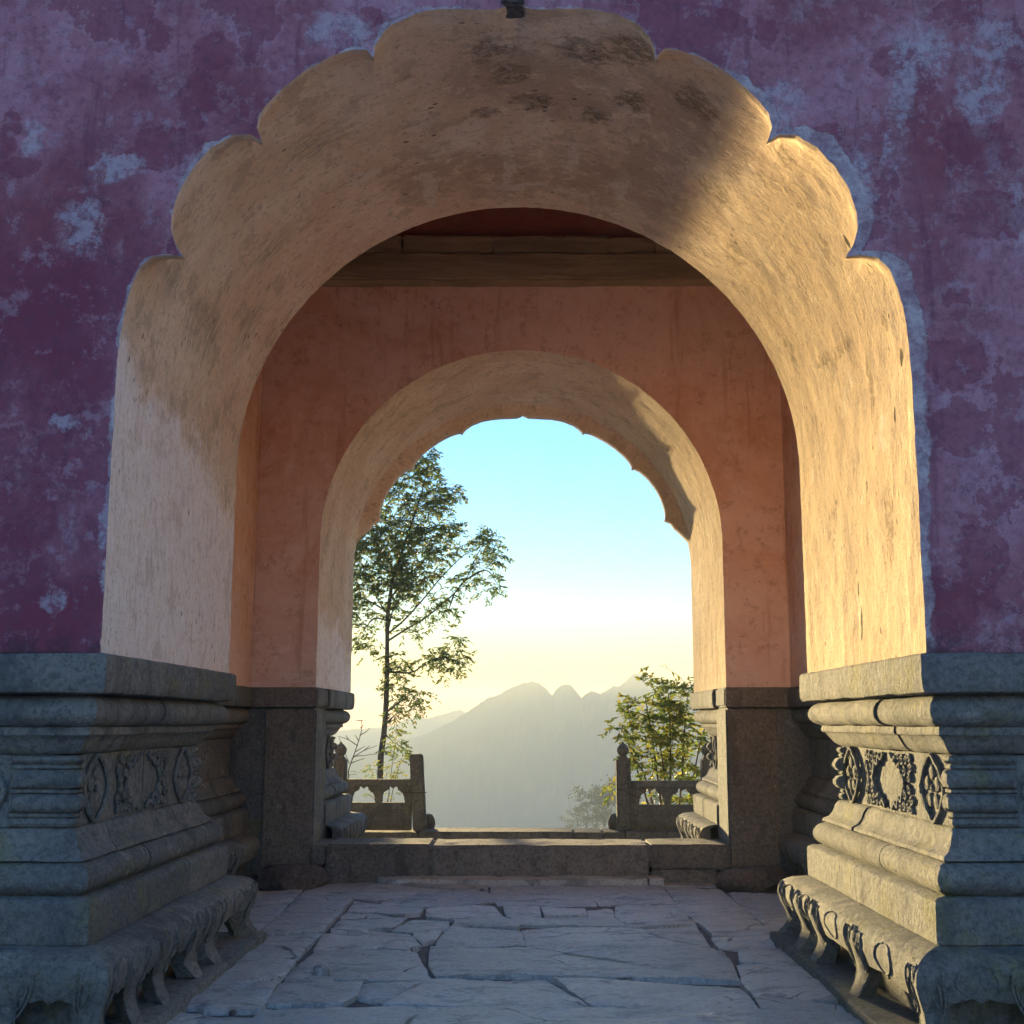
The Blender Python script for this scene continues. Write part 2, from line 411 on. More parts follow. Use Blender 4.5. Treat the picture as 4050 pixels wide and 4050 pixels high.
def m_interior():
    t = NT("terracotta_plaster")
    P = t.pos.outputs['Position']
    big = t.noise(P, 1.1, 6, 0.62, 0.7)
    med = t.noise(t.vec(P, (1, 1, 1.3), loc=(2, 3, 5)), 3.4, 7, 0.68, 0.8)
    col = t.mix(t.ramp(big, 0.38, 0.64), (0.68, 0.40, 0.265), (0.78, 0.54, 0.41))
    xz = t.sepxyz()
    low = t.ramp(xz[2], 3.3, 1.9)
    col = t.mix(t.math('MULTIPLY', t.math('ADD', t.math('MULTIPLY', low, 0.5), t.ramp(med, 0.52, 0.66, 0, 0.5)), 0.9, clamp=True), col, (0.80, 0.60, 0.50))
    col = t.mix(t.ramp(t.noise(t.vec(P, loc=(7, 1, 3)), 2.2, 6, 0.7, 0.6), 0.55, 0.75, 0, 0.6), col, (0.56, 0.28, 0.165))
    mo = t.noise(t.vec(P, loc=(4, 4, 1)), 8, 7, 0.76)
    col = t.mix(t.ramp(mo, 0.53, 0.64, 0, 0.5), col, (0.46, 0.235, 0.14))
    col = t.mix(t.ramp(mo, 0.44, 0.36, 0, 0.4), col, (0.84, 0.62, 0.50))
    sk2 = t.noise(t.vec(P, (5, 5, 0.5), loc=(1, 1, 7)), 1.2, 5, 0.65)
    col = t.mix(t.ramp(sk2, 0.55, 0.68, 0, 0.45), col, (0.44, 0.21, 0.12))
    vo = t.voro(P, 13)
    col = t.mix(t.math('MULTIPLY', t.ramp(vo, 0.04, 0.10, 1, 0), t.ramp(t.noise(P, 3, 2), 0.5, 0.6)), col, (0.10, 0.04, 0.025))
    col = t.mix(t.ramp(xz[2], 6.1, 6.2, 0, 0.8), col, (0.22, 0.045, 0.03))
    h = t.math('ADD', t.math('MULTIPLY', med, 0.5), t.math('MULTIPLY', t.noise(P, 30, 5, 0.65), 0.3))
    return t.finish(col, 0.92, t.bump(h, 0.012, 0.8), 0.1)

def m_stone(name, a, b, dark, bumpd=0.006, moss=0.3, scale=1.0):
    t = NT(name)
    P = t.pos.outputs['Position']
    big = t.noise(P, 1.9 * scale, 6, 0.65, 0.4)
    gr = t.noise(P, 34 * scale, 5, 0.8)
    ch = t.noise(t.vec(P, (1, 1, 0.28)), 95 * scale, 3, 0.7)            # chisel strokes
    med = t.noise(P, 9 * scale, 7, 0.72, 0.3)
    col = t.mix(t.ramp(big, 0.35, 0.65), a, b)
    col = t.mix(t.ramp(med, 0.48, 0.70, 0, 0.7), col, dark)
    r = t.rnd()
    col = t.mix(t.math('MULTIPLY', r, 0.5), col, dark)
    ms = t.math('MULTIPLY', t.ramp(t.noise(t.vec(P, loc=(8, 3, 2)), 3.1, 7, 0.72), 0.52, 0.66), moss)
    col = t.mix(ms, col, (0.21, 0.20, 0.075))
    col = t.mix(t.ramp(gr, 0.48, 0.62, 0, 0.55), col, tuple(x * 0.55 for x in dark))
    col = t.mix(t.ramp(gr, 0.46, 0.34, 0, 0.25), col, tuple(min(0.6, x * 1.5) for x in a))
    stn = t.noise(t.vec(P, (1.6, 1.6, 0.5), loc=(2, 6, 1)), 2.6, 6, 0.68)
    col = t.mix(t.ramp(stn, 0.52, 0.64, 0, 0.55), col, tuple(x * 0.75 for x in dark))
    pale = t.ramp(t.noise(t.vec(P, loc=(5, 5, 5)), 5.5 * scale, 7, 0.75), 0.60, 0.68, 0, 0.5)
    col = t.mix(pale, col, tuple(min(0.7, x * 1.6) for x in a))
    h = t.math('ADD', t.math('ADD', t.math('MULTIPLY', gr, 1.0), t.math('MULTIPLY', ch, 0.5)), t.math('MULTIPLY', med, 1.0))
    return t.finish(col, 0.88, t.bump(h, bumpd * 3.0, 1.0), 0.2)

def m_pave():
    t = NT("worn_slate_paving")
    P = t.pos.outputs['Position']
    r = t.rnd()
    rv = t.n("ShaderNodeCombineXYZ"); t.link(t.math('MULTIPLY', r, 37.0), rv.inputs[0]); t.link(t.math('MULTIPLY', r, 11.0), rv.inputs[1])
    ad = t.n("ShaderNodeVectorMath", operation='ADD'); t.link(P, ad.inputs[0]); t.link(rv.outputs[0], ad.inputs[1])
    Q = ad.outputs[0]
    cl = t.noise(t.vec(Q, (1.0, 3.0, 1)), 2.6, 6, 0.72, 0.3)       # cleavage ledges across the passage
    big = t.noise(Q, 1.6, 5, 0.6)
    fine = t.noise(t.vec(Q, (1, 2.6, 1)), 26, 5, 0.7)
    gr = t.noise(P, 120, 3, 0.7)
    col = t.mix(t.ramp(big, 0.35, 0.65), (0.58, 0.565, 0.535), (0.72, 0.70, 0.66))
    col = t.mix(t.math('MULTIPLY', r, 0.5), col, (0.30, 0.305, 0.305))
    col = t.mix(t.ramp(cl, 0.53, 0.60, 0, 0.65), col, (0.22, 0.22, 0.215))
    col = t.mix(t.ramp(fine, 0.52, 0.66, 0, 0.5), col, (0.19, 0.19, 0.185))
    col = t.mix(t.ramp(fine, 0.46, 0.34, 0, 0.4), col, (0.62, 0.62, 0.61))
    wv = t.n("ShaderNodeTexVoronoi", feature='DISTANCE_TO_EDGE'); t.link(t.vec(Q, (1.0, 2.0, 1)), wv.inputs['Vector']); wv.inputs['Scale'].default_value = 1.3
    crack = t.math('MULTIPLY', t.ramp(t.math('ADD', wv.outputs['Distance'], t.math('MULTIPLY', t.math('SUBTRACT', fine, 0.5), 0.03)), 0.0, 0.012, 1, 0), t.ramp(big, 0.48, 0.58))
    col = t.mix(t.math('MULTIPLY', crack, 0.9), col, (0.05, 0.05, 0.05))
    h = t.math('ADD', t.math('MULTIPLY', cl, 1.1), t.math('ADD', t.math('MULTIPLY', fine, 0.35), t.math('MULTIPLY', gr, 0.08)))
    h = t.math('SUBTRACT', h, t.math('MULTIPLY', crack, 0.5))
    rough = t.ramp(fine, 0.3, 0.7, 0.28, 0.58)
    return t.finish(col, rough, t.bump(h, 0.075, 1.0), 0.6)

def m_simple(name, a, b, scale=4, rough=0.85, bumpd=0.005, spec=0.2, stretch=(1, 1, 1)):
    t = NT(name)
    V = t.vec(None, stretch)
    n1 = t.noise(V, scale, 6, 0.65, 0.3); n2 = t.noise(V, scale * 9, 4, 0.65)
    col = t.mix(t.ramp(n1, 0.35, 0.65), a, b)
    col = t.mix(t.ramp(n2, 0.5, 0.75, 0, 0.4), col, tuple(x * 0.45 for x in a))
    return t.finish(col, rough, t.bump(t.math('ADD', n1, t.math('MULTIPLY', n2, 0.5)), bumpd, 0.9), spec)

def m_leaf(name, cols, trans=0.45):
    t = NT(name)
    g = t.pos.outputs['Random Per Island']
    col = t.mix(t.ramp(g, 0.0, 0.5, smooth=False), cols[0], cols[1])
    col = t.mix(t.ramp(g, 0.5, 1.0, smooth=False), col, cols[2])
    d = t.n("ShaderNodeBsdfPrincipled"); t.link(col, d.inputs['Base Color']); d.inputs['Roughness'].default_value = 0.55
    d.inputs['Specular IOR Level'].default_value = 0.3
    tr = t.n("ShaderNodeBsdfTranslucent"); t.link(col, tr.inputs['Color'])
    mx = t.n("ShaderNodeMixShader"); mx.inputs[0].default_value = trans
    t.link(d.outputs[0], mx.inputs[1]); t.link(tr.outputs[0], mx.inputs[2]); t.link(mx.outputs[0], t.out.inputs['Surface'])
    return t.m

M = {}
M['red'] = m_redwall()
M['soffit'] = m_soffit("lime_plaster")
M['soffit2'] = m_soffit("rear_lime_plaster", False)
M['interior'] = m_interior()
M['stone'] = m_stone("carved_sandstone", (0.28, 0.27, 0.235), (0.20, 0.205, 0.195), (0.105, 0.112, 0.108), 0.006, 0.6)
M['joint'] = m_simple("dark_joint_earth", (0.09, 0.09, 0.085), (0.14, 0.135, 0.13), 9)
M['dado'] = m_stone("grey_dado_plaster", (0.33, 0.29, 0.24), (0.25, 0.22, 0.18), (0.15, 0.135, 0.11), 0.005, 0.15)
M['threshold'] = m_stone("threshold_stone", (0.36, 0.33, 0.285), (0.27, 0.25, 0.22), (0.15, 0.14, 0.125), 0.008, 0.1)
M['pave'] = m_pave()
M['timber'] = m_simple("old_timber_beam", (0.38, 0.30, 0.18), (0.25, 0.19, 0.115), 3, 0.85, 0.02, 0.15, (0.4, 1, 3.5))
M['tile'] = m_simple("roof_tiles", (0.05, 0.06, 0.06), (0.08, 0.085, 0.08), 4)
M['baluster'] = m_stone("balustrade_stone", (0.15, 0.14, 0.125), (0.11, 0.105, 0.095), (0.06, 0.06, 0.055), 0.006, 0.2)
M['bark'] = m_simple("bark", (0.10, 0.07, 0.05), (0.06, 0.045, 0.035), 8, 0.9, 0.01)
M['leaf_tall'] = m_leaf("tall_tree_leaf", ((0.06, 0.11, 0.04), (0.09, 0.14, 0.035), (0.17, 0.15, 0.03)), 0.5)
M['leaf_bush'] = m_leaf("bush_leaf", ((0.10, 0.16, 0.04), (0.16, 0.20, 0.04), (0.30, 0.26, 0.05)), 0.6)
M['leaf_far'] = m_leaf("far_leaf", ((0.04, 0.06, 0.035), (0.05, 0.07, 0.04), (0.06, 0.07, 0.04)), 0.3)
M['forest'] = m_simple("mountain_forest", (0.030, 0.042, 0.028), (0.06, 0.07, 0.045), 0.02, 0.95, 0.5)
M['ground'] = m_simple("courtyard_ground", (0.48, 0.48, 0.48), (0.56, 0.555, 0.55), 1.2)
M['wire'] = m_simple("rusty_wire", (0.05, 0.035, 0.025), (0.08, 0.05, 0.03), 20)
M['rock'] = m_stone("floor_boulder", (0.24, 0.20, 0.18), (0.19, 0.165, 0.15), (0.10, 0.09, 0.08), 0.012, 0.1)
M['dark_stone'] = m_stone("broken_keystone", (0.09, 0.085, 0.085), (0.13, 0.125, 0.12), (0.04, 0.04, 0.04), 0.01, 0.0)

# ------------------------------------------------------------------ the setting: ground
D1, D1B, D2, D2B = 4.6, 6.58, 9.3, 11.13
HW, SPR, R0 = 1.938, 3.15, 1.938
PT = 1.77                       # top of the plinths
RW = 2.55                       # half width of the room between the walls

def sheet(name, pts, mat, z):
    o = mesh_obj(name, [(x, y, z) for x, y in pts], [tuple(range(len(pts)))], mat)
    return tag(o, kind='structure')

sheet("courtyard_ground", [(-40, -40), (40, -40), (40, 3.31), (-40, 3.31)], M['ground'], -0.012)
sheet("side_ground", [(-40, 3.31), (-7.4, 3.31), (-7.4, 15.9), (-40, 15.9)], M['ground'], -0.05)
sheet("side_ground", [(7.4, 3.31), (40, 3.31), (40, 15.9), (7.4, 15.9)], M['ground'], -0.05)

# ------------------------------------------------------------------ arch outlines
LOBE = np.array([(0,2.0),(0.7,1.965),(1.6,1.937),(3,1.928),(6,1.936),(11,1.962),(15.2,1.968),(19.2,1.94),(21.5,1.892),(22.8,1.845),(23.5,1.80),
                 (24.0,1.862),(26,1.89),(29,1.904),(33.5,1.91),(38,1.895),(41,1.882),(43.8,1.86),(45.6,1.82),(46.8,1.745),
                 (47.2,1.815),(49,1.875),(52.7,1.915),(57,1.925),(60.5,1.92),(64.4,1.892),(66.8,1.86),(68.9,1.806),(70.4,1.742),
                 (71.0,1.82),(72.1,1.888),(74.2,1.925),(77.3,1.938),(90,1.938)])
phi = np.unique(np.concatenate([np.linspace(0, 90, 181), LOBE[:, 0]]))
PHI = np.concatenate([-phi[::-1], phi[1:]])
ZJ = np.linspace(PT, SPR, 56)[:-1]
NJ, NA = len(ZJ), len(PHI)
NU = NJ * 2 + NA
ISJ = np.concatenate([np.full(NJ, -1), np.zeros(NA, int), np.full(NJ, 1)])
ARC = np.concatenate([-(R0 * math.pi / 2 + (SPR - ZJ)), R0 * np.radians(PHI), R0 * math.pi / 2 + (SPR - ZJ[::-1])])

def outline(rfun, hw=HW):
    r = rfun(np.abs(PHI)); a = np.radians(PHI)
    x = np.concatenate([np.full(NJ, -hw), r * np.sin(a), np.full(NJ, hw)])
    z = np.concatenate([ZJ, SPR + r * np.cos(a), ZJ[::-1]])
    return x, z
lobed1 = lambda a: np.interp(a, LOBE[:, 0], LOBE[:, 1])
lobed2 = lambda a: np.minimum(1.738 + (np.interp(a, LOBE[:, 0], LOBE[:, 1]) - 1.745) * np.interp(a, [0, 74, 80, 90], [0.43, 0.43, 1.0, 1.0]) + np.interp(a, [74, 82], [0, 0.007]), 1.938)
plain = lambda a: np.full_like(a, R0)

def outer_rect(W, top):
    x = np.concatenate([np.full(NJ, -W), np.zeros(NA), np.full(NJ, W)])
    z = np.concatenate([ZJ, np.zeros(NA), ZJ[::-1]])
    for i, p in enumerate(PHI):
        a = math.radians(p); s, c = math.sin(a), math.cos(a)
        k = min(W / abs(s) if abs(s) > 1e-6 else 1e9, (top - SPR) / c if c > 1e-6 else 1e9)
        x[NJ + i] = k * s; z[NJ + i] = SPR + k * c
    return x, z

def rough_edge(x, z, amp, seed):
    """small wear of the plaster arris, along the radius"""
    nx = np.where(ISJ != 0, np.sign(x), x); nz = np.where(ISJ != 0, 0, z - SPR)
    l = np.hypot(nx, nz); nx, nz = nx / l, nz / l
    p = np.stack([x * 9, z * 9, np.full_like(x, seed * 1.7)], -1)
    d = amp * fbm(p, 4, seed) + amp * 0.8 * np.maximum(0, fbm(p * 2.5, 3, seed + 5) - 0.25) * 3
    return x + nx * d, z + nz * d

def wall_face(name, Y, ox, oz, W, top, mat, parent, facing, seed, relief=0.008):
    qx, qz = outer_rect(W, top)
    T = np.array([0, 0.012, 0.03, 0.05, 0.075, 0.1, 0.13, 0.17, 0.21, 0.26, 0.32, 0.39, 0.47, 0.56, 0.67, 0.8, 1.0]) if W > 4 else np.linspace(0, 1, 12)
    nv = len(T)
    X = ox[:, None] + (qx - ox)[:, None] * T; Z = oz[:, None] + (qz - oz)[:, None] * T
    rim = np.hypot(X - ox[:, None], Z - oz[:, None])
    p = np.stack([X * 1.8, Z * 1.8, np.full_like(X, seed)], -1)
    d = relief * fbm(p, 5, seed)
    d = d * sstep(0.0, 0.06, rim) + (1 - sstep(0, 0.035, rim)) * 0.006
    Yv = Y + facing * (-d) * -1 * -1
    Yv = Y + (-facing) * d * -1
    V = np.stack([X, np.where(rim < 1e-6, Y, Yv), Z], -1).reshape(-1, 3)
    o = mesh_obj(name, V, grid_faces(NU, nv, flip=(facing > 0)), mat, parent, 3.14)
    at = o.data.attributes.new('rim', 'FLOAT', 'POINT'); at.data.foreach_set('value', rim.ravel().astype(np.float32))
    return o

def soffit(name, Ya, Yb, xa, za, xb, zb, wfun, mat, parent, seed, ny=46):
    """from outline a (at Ya) to outline b (at Yb); wfun(t) says how much of outline a is left at depth t"""
    t = np.linspace(0, 1, ny) ** 1.0
    extra = np.array([0.01, 0.03, 0.045, 0.06, 0.075, 0.09])
    t = np.unique(np.concatenate([t, extra]))
    ny = len(t)
    w = wfun(t * abs(Yb - Ya))
    X = xa[:, None] * w + xb[:, None] * (1 - w); Z = za[:, None] * w + zb[:, None] * (1 - w)
    Y = np.broadcast_to(Ya + (Yb - Ya) * t, X.shape)
    cx = np.where(np.abs(Z) > SPR, X, X); nx = np.where((ISJ != 0)[:, None], np.sign(X), X); nz = np.where((ISJ != 0)[:, None], 0, Z - SPR)
    l = np.hypot(nx, nz); nx, nz = nx / l, nz / l
    A = np.broadcast_to(ARC[:, None], X.shape)
    p = np.stack([A * 1.6, Y * 3.2, np.full_like(X, seed)], -1)
    d = 0.010 * fbm(p * 0.8, 3, seed) + 0.006 * fbm(p * 4, 4, seed + 3)
    fade = np.minimum(sstep(0, 0.05, t), 1 - sstep(0.96, 1.0, t))
    d = d * fade
    V = np.stack([X + nx * d, Y, Z + nz * d], -1).reshape(-1, 3)
    uv = np.stack([A, Y], -1).reshape(-1, 2)
    return mesh_obj(name, V, grid_faces(NU, ny, flip=(Yb < Ya)), mat, parent, 3.14, uv=uv)

gate = empty("gate_building", (0, D1, 0), "weathered purple-red masonry gatehouse with a lobed archway on carved stone plinths", "building")

ox1, oz1 = rough_edge(*outline(lobed1), 0.007, 1)
px1, pz1 = rough_edge(*outline(plain), 0.005, 2)
px2, pz2 = rough_edge(*outline(plain), 0.005, 3)
ox2, oz2 = rough_edge(*outline(lobed2), 0.004, 4)

fw = wall_face("front_wall", D1, ox1, oz1, 7.5, 7.4, M['red'], gate, -1, 2)
tag(fw, "flaking purple-red limewashed wall face")
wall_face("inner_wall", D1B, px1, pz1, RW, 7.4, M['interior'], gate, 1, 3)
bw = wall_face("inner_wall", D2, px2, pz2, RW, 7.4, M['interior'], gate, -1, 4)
wall_face("rear_wall", D2B, ox2, oz2, 7.5, 7.4, M['dado'], gate, 1, 5)
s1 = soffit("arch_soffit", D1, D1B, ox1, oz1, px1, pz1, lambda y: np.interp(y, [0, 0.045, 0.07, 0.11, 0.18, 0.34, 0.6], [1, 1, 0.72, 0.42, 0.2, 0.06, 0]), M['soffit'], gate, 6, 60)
tag(s1, "ochre plastered underside of the front arch")
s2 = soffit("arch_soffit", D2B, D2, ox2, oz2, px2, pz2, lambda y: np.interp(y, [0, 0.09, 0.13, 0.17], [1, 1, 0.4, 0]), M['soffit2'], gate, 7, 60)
tag(s2, "plastered underside of the rear arch")

# side walls of the room, with the flat ceiling that the arches hide
for sx in (-1, 1):
    n = 20
    yy = np.linspace(D1B, D2, n); zz = np.linspace(PT, 7.4, 40)
    Yg, Zg = np.meshgrid(yy, zz, indexing='ij')
    Xg = sx * (RW + 0.004 * fbm(np.stack([Yg * 2, Zg * 2, Zg * 0 + sx], -1), 4, 9))
    mesh_obj("side_wall", np.stack([Xg, Yg, Zg], -1).reshape(-1, 3), grid_faces(n, 40, flip=(sx < 0)), M['interior'], gate, 3.14)
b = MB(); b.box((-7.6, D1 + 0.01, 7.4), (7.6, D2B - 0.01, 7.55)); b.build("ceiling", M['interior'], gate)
b = MB()
b.add([(-8.0, 4.25, 7.55), (8.0, 4.25, 7.55), (8.0, 11.5, 7.55), (-8.0, 11.5, 7.55), (-5, 7.85, 10.2), (5, 7.85, 10.2)],
      [(0, 3, 2, 1), (0, 1, 5, 4), (1, 2, 5), (2, 3, 4, 5), (3, 0, 4)])
b.build("roof", M['tile'], gate)
for sx in (-1, 1):
    b = MB(); b.box((min(sx*7.48, sx*7.6), D1 + 0.012, 0), (max(sx*7.48, sx*7.6), D2B - 0.012, 7.39)); b.build("end_wall", M['red'], gate)

# timber lintel beam and its notched upper layer across the room's far wall
def rough_box(name, lo, hi, n, mat, parent, amp, seed, smooth=0.8):
    bm = bmesh.new()
    bmesh.ops.create_cube(bm, size=1)
    lo = np.array(lo); hi = np.array(hi); sz = hi - lo
    long_e = []
    for v in bm.verts: v.co = Vector(((v.co[k] + 0.5) * sz[k] + lo[k] for k in range(3)))
    bmesh.ops.bevel(bm, geom=list(bm.edges), offset=min(0.02, 0.12 * min(sz)), segments=2, affect='EDGES')
    for ax in range(3):
        k = int(min(24, max(0, sz[ax] / n)))
        if k:
            ed = [e for e in bm.edges if abs((e.verts[0].co - e.verts[1].co)[ax]) > 0.6 * sz[ax]]
            bmesh.ops.subdivide_edges(bm, edges=ed, cuts=k, use_grid_fill=True)
    P = np.array([v.co[:] for v in bm.verts])
    d = np.stack([fbm(P * 6 + 31 * j, 4, seed + j) for j in range(3)], -1) * amp
    for v, dv in zip(bm.verts, d): v.co += Vector(dv)
    bmesh.ops.recalc_face_normals(bm, faces=bm.faces)
    me = bpy.data.meshes.new(name); bm.to_mesh(me); bm.free()
    me.materials.append(mat)
    me.polygons.foreach_set('use_smooth', np.ones(len(me.polygons), bool)); me.set_sharp_from_angle(angle=smooth)
    o = bpy.data.objects.new(name, me); COL.objects.link(o)
    if parent: attach(o, parent)
    return o

beam = rough_box("lintel_beam", (-2.54, 9.12, 5.74), (2.54, 9.297, 6.02), 0.08, M['timber'], gate, 0.024, 21)
tag(beam, "weathered dark timber beam under the ceiling")
x = -2.53
k = 0
while x < 2.45:
    w = random.choice((0.45, 0.7, 0.9, 1.2))
    x1 = min(2.53, x + w)
    rough_box("beam_block", (x, 9.15 + random.uniform(0, 0.03), 6.022), (x1 - 0.004, 9.296, 6.22 + random.uniform(-0.01, 0.01)), 0.08, M['timber'], beam, 0.016, 40 + k)
    x = x1; k += 1

# broken keystone at the arch's point
ks = rough_box("keystone", (-0.075, 4.575, 5.085), (0.035, 4.70, 5.24), 0.025, M['rock'], gate, 0.05, 77)
tag(ks, "broken grey stone stub at the tip of the arch")

# ------------------------------------------------------------------ carved plinths
def seg_frames(path):
    P = np.array(path, float)
    d = np.diff(P, axis=0); L = np.linalg.norm(d, axis=1); d /= L[:, None]
    nrm = np.stack([d[:, 1], -d[:, 0]], -1)
    mit = []
    for i in range(len(P)):
        if i == 0: mit.append(nrm[0])
        elif i == len(P) - 1: mit.append(nrm[-1])
        else: mit.append((nrm[i-1] + nrm[i]) / (1 + nrm[i-1] @ nrm[i]))
    cum = np.concatenate([[0], np.cumsum(L)])
    return P, np.array(mit), cum

def path_pt(fr, s, o):
    P, mit, cum = fr
    s = np.clip(s, 0, cum[-1])
    i = np.clip(np.searchsorted(cum, s, side='right') - 1, 0, len(cum) - 2)
    t = ((s - cum[i]) / (cum[i+1] - cum[i]))[..., None]
    o = np.asarray(o)[..., None]
    return (P[i] + mit[i] * o) * (1 - t) + (P[i+1] + mit[i+1] * o) * t

def s_samples(fr, s0, s1, ds):
    cum = fr[2]
    k = [s0] + [c for c in cum if s0 + 1e-4 < c < s1 - 1e-4] + [s1]
    out = []
    for a, b2 in zip(k[:-1], k[1:]):
        n = max(2, int((b2 - a) / ds) + 1)
        out.append(np.linspace(a, b2, n)[:-1])
    return np.concatenate(out + [[s1]])

def densify(prof, dz):
    out = []
    for (a, b2) in zip(prof[:-1], prof[1:]):
        n = max(1, int(math.hypot(b2[0]-a[0], b2[1]-a[1]) / dz))
        for k in range(n): out.append((a[0] + (b2[0]-a[0])*k/n, a[1] + (b2[1]-a[1])*k/n))
    out.append(prof[-1])
    return out

def sweep(name, fr, s0, s1, prof, mat, parent, ds=0.04, amp=0.004, seed=0, back=-0.30):
    """prof: outer line (offset, z) from top to bottom; closed behind at offset `back`"""
    prof = densify(prof, 0.03)
    pr = [(back, prof[0][1])] + prof + [(back, prof[-1][1])]
    o = np.array([p[0] for p in pr]); z = np.array([p[1] for p in pr])
    S = s_samples(fr, s0, s1, ds)
    n, m = len(S), len(pr)
    SS, OO = np.broadcast_arrays(S[:, None], o[None, :])
    XY = path_pt(fr, SS, OO)
    V = np.concatenate([XY, np.broadcast_to(z[None, :, None], (n, m, 1))], -1)
    q = V * 1.0
    D = np.stack([fbm(q * 7 + 13 * j, 4, seed + j) for j in range(3)], -1) * amp
    chip = np.maximum(0, fbm(q * 7 + 3.3, 4, seed + 9) - 0.45) * 0.07
    inner = np.ones(m); inner[0] = inner[-1] = 0
    D = D * inner[None, :, None]
    dirv = path_pt(fr, SS, OO - 1.0) - XY
    V = V + D
    V[..., :2] += dirv * (chip * inner[None, :])[..., None]
    V[..., 2] = np.where((np.arange(m) == m - 1) | (np.arange(m) == 0), V[..., 2], V[..., 2])
    f = grid_faces(n, m, flip=False)
    f += [tuple((n - 1) * m + k for k in range(m))[::-1], tuple(range(m))]
    f += [((i) * m, i * m + m - 1, (i + 1) * m + m - 1, (i + 1) * m) for i in range(n - 1)]
    ob = mesh_obj(name, V.reshape(-1, 3), f, mat, parent)
    bm = bmesh.new(); bm.from_mesh(ob.data); bmesh.ops.recalc_face_normals(bm, faces=bm.faces); bm.to_mesh(ob.data); bm.free()
    ob.data.polygons.foreach_set('use_smooth', np.ones(len(ob.data.polygons), bool)); ob.data.set_sharp_from_angle(angle=0.75)
    return ob

def arcp(c, r, a0, a1, n, sx=1.0):
    return [(c[0] + sx * r * math.cos(math.radians(a)), c[1] + r * math.sin(math.radians(a))) for a in np.linspace(a0, a1, n)]

DADO = -0.155
COURSES = [
    ("capping_slab", [(-0.02, 1.77), (0.03, 1.766), (0.042, 1.755), (0.045, 1.66), (0.043, 1.61), (0.03, 1.585), (0.0, 1.578)]),
    ("upper_torus", [(-0.05, 1.576)] + arcp((-0.072, 1.500), 0.073, 82, -75, 9) + [(-0.07, 1.425)]),
    ("upper_cyma", [(-0.068, 1.423), (-0.062, 1.40), (-0.066, 1.385), (-0.085, 1.378), (-0.105, 1.345), (-0.125, 1.315), (-0.15, 1.297), (-0.165, 1.292)]),
    ("dado_block", [(DADO, 1.290), (DADO, 0.952)]),
    ("lower_cyma", [(-0.155, 0.950), (-0.135, 0.942), (-0.118, 0.915), (-0.105, 0.875), (-0.085, 0.845), (-0.055, 0.828), (-0.05, 0.81), (-0.07, 0.802)]),
    ("lower_torus", [(-0.06, 0.800)] + arcp((-0.068, 0.728), 0.070, 75, -70, 9) + [(-0.05, 0.655)]),
    ("base_block", [(0.0, 0.653), (0.025, 0.640), (0.032, 0.62), (0.032, 0.50), (0.03, 0.455), (0.0, 0.448)]),
]

def bulge(z):
    return np.interp(z, [0.03, 0.06, 0.10, 0.15, 0.20, 0.26, 0.32, 0.37, 0.41, 0.435, 0.449], [0.185, 0.195, 0.165, 0.140, 0.148, 0.172, 0.190, 0.190, 0.165, 0.115, 0.04])

def leg_course(fr, s0, s1, legs, mat, parent, seed):
    S = s_samples(fr, s0, s1, 0.014)
    def zb(s):
        z = np.full_like(s, 0.235)
        ends = sorted(legs)
        for a, b2 in zip(ends[:-1], ends[1:]):
            mid = 0.5 * (a + b2); w = max(0.05, (b2 - a) * 0.5)
            z += 0.03 * np.exp(-((s - mid) / (w * 0.35)) ** 2) * ((s > a) & (s < b2)) - 0.03 * np.exp(-((s - mid) / 0.02) ** 2)
        for L in legs:
            g = sstep(0.04, 0.105, np.abs(s - L - 0.008 * np.sin(L * 40)))
            z = np.minimum(z, 0.055 + (0.24) * g)
        return z
    ZB = zb(S)
    T = np.concatenate([np.linspace(0, 0.28, 8)[:-1], np.linspace(0.28, 1, 15)])
    n, m = len(S), len(T)
    Z = 0.449 + (ZB[:, None] - 0.449) * T[None, :]
    O = bulge(Z)
    # shallow carved flutes beside every leg
    q = np.stack([np.broadcast_to(S[:, None], Z.shape) * 6, Z * 6, Z * 0 + seed], -1)
    O = O + 0.008 * fbm(q, 4, seed)
    for L in legs:
        dd = np.abs(S[:, None] - L)
        O = O + 0.012 * np.exp(-(dd / 0.05) ** 2) * sstep(0.42, 0.3, Z) - 0.006 * np.exp(-((dd - 0.075) / 0.012) ** 2) * sstep(0.42, 0.36, Z)
    XYo = path_pt(fr, np.broadcast_to(S[:, None], Z.shape), O)
    XYi = path_pt(fr, np.broadcast_to(S[:, None], Z.shape), np.minimum(O - 0.075, 0.09))
    Vo = np.concatenate([XYo, Z[..., None]], -1); Vi = np.concatenate([XYi, Z[..., None]], -1)
    Vo[..., 2] += 0.004 * fbm(q * 2, 3, seed + 2)
    V = np.concatenate([Vo.reshape(-1, 3), Vi.reshape(-1, 3)])
    N = n * m
    f = grid_faces(n, m) + grid_faces(n, m, off=N, flip=True)
    for i in range(n - 1):
        a, b2 = i * m + m - 1, (i + 1) * m + m - 1
        f.append((a, b2, b2 + N, a + N))
        a, b2 = i * m, (i + 1) * m
        f.append((b2, a, a + N, b2 + N))
    for i in (0, n - 1):
        for k in range(m - 1):
            q4 = (i*m+k, i*m+k+1, i*m+k+1+N, i*m+k+N)
            f.append(q4 if i == 0 else q4[::-1])
    ob = mesh_obj("carved_leg_stone", V, f, mat, parent)
    bm = bmesh.new(); bm.from_mesh(ob.data); bmesh.ops.recalc_face_normals(bm, faces=bm.faces); bm.to_mesh(ob.data); bm.free()
    ob.data.polygons.foreach_set('use_smooth', np.ones(len(ob.data.polygons), bool)); ob.data.set_sharp_from_angle(angle=0.9)
    return ob

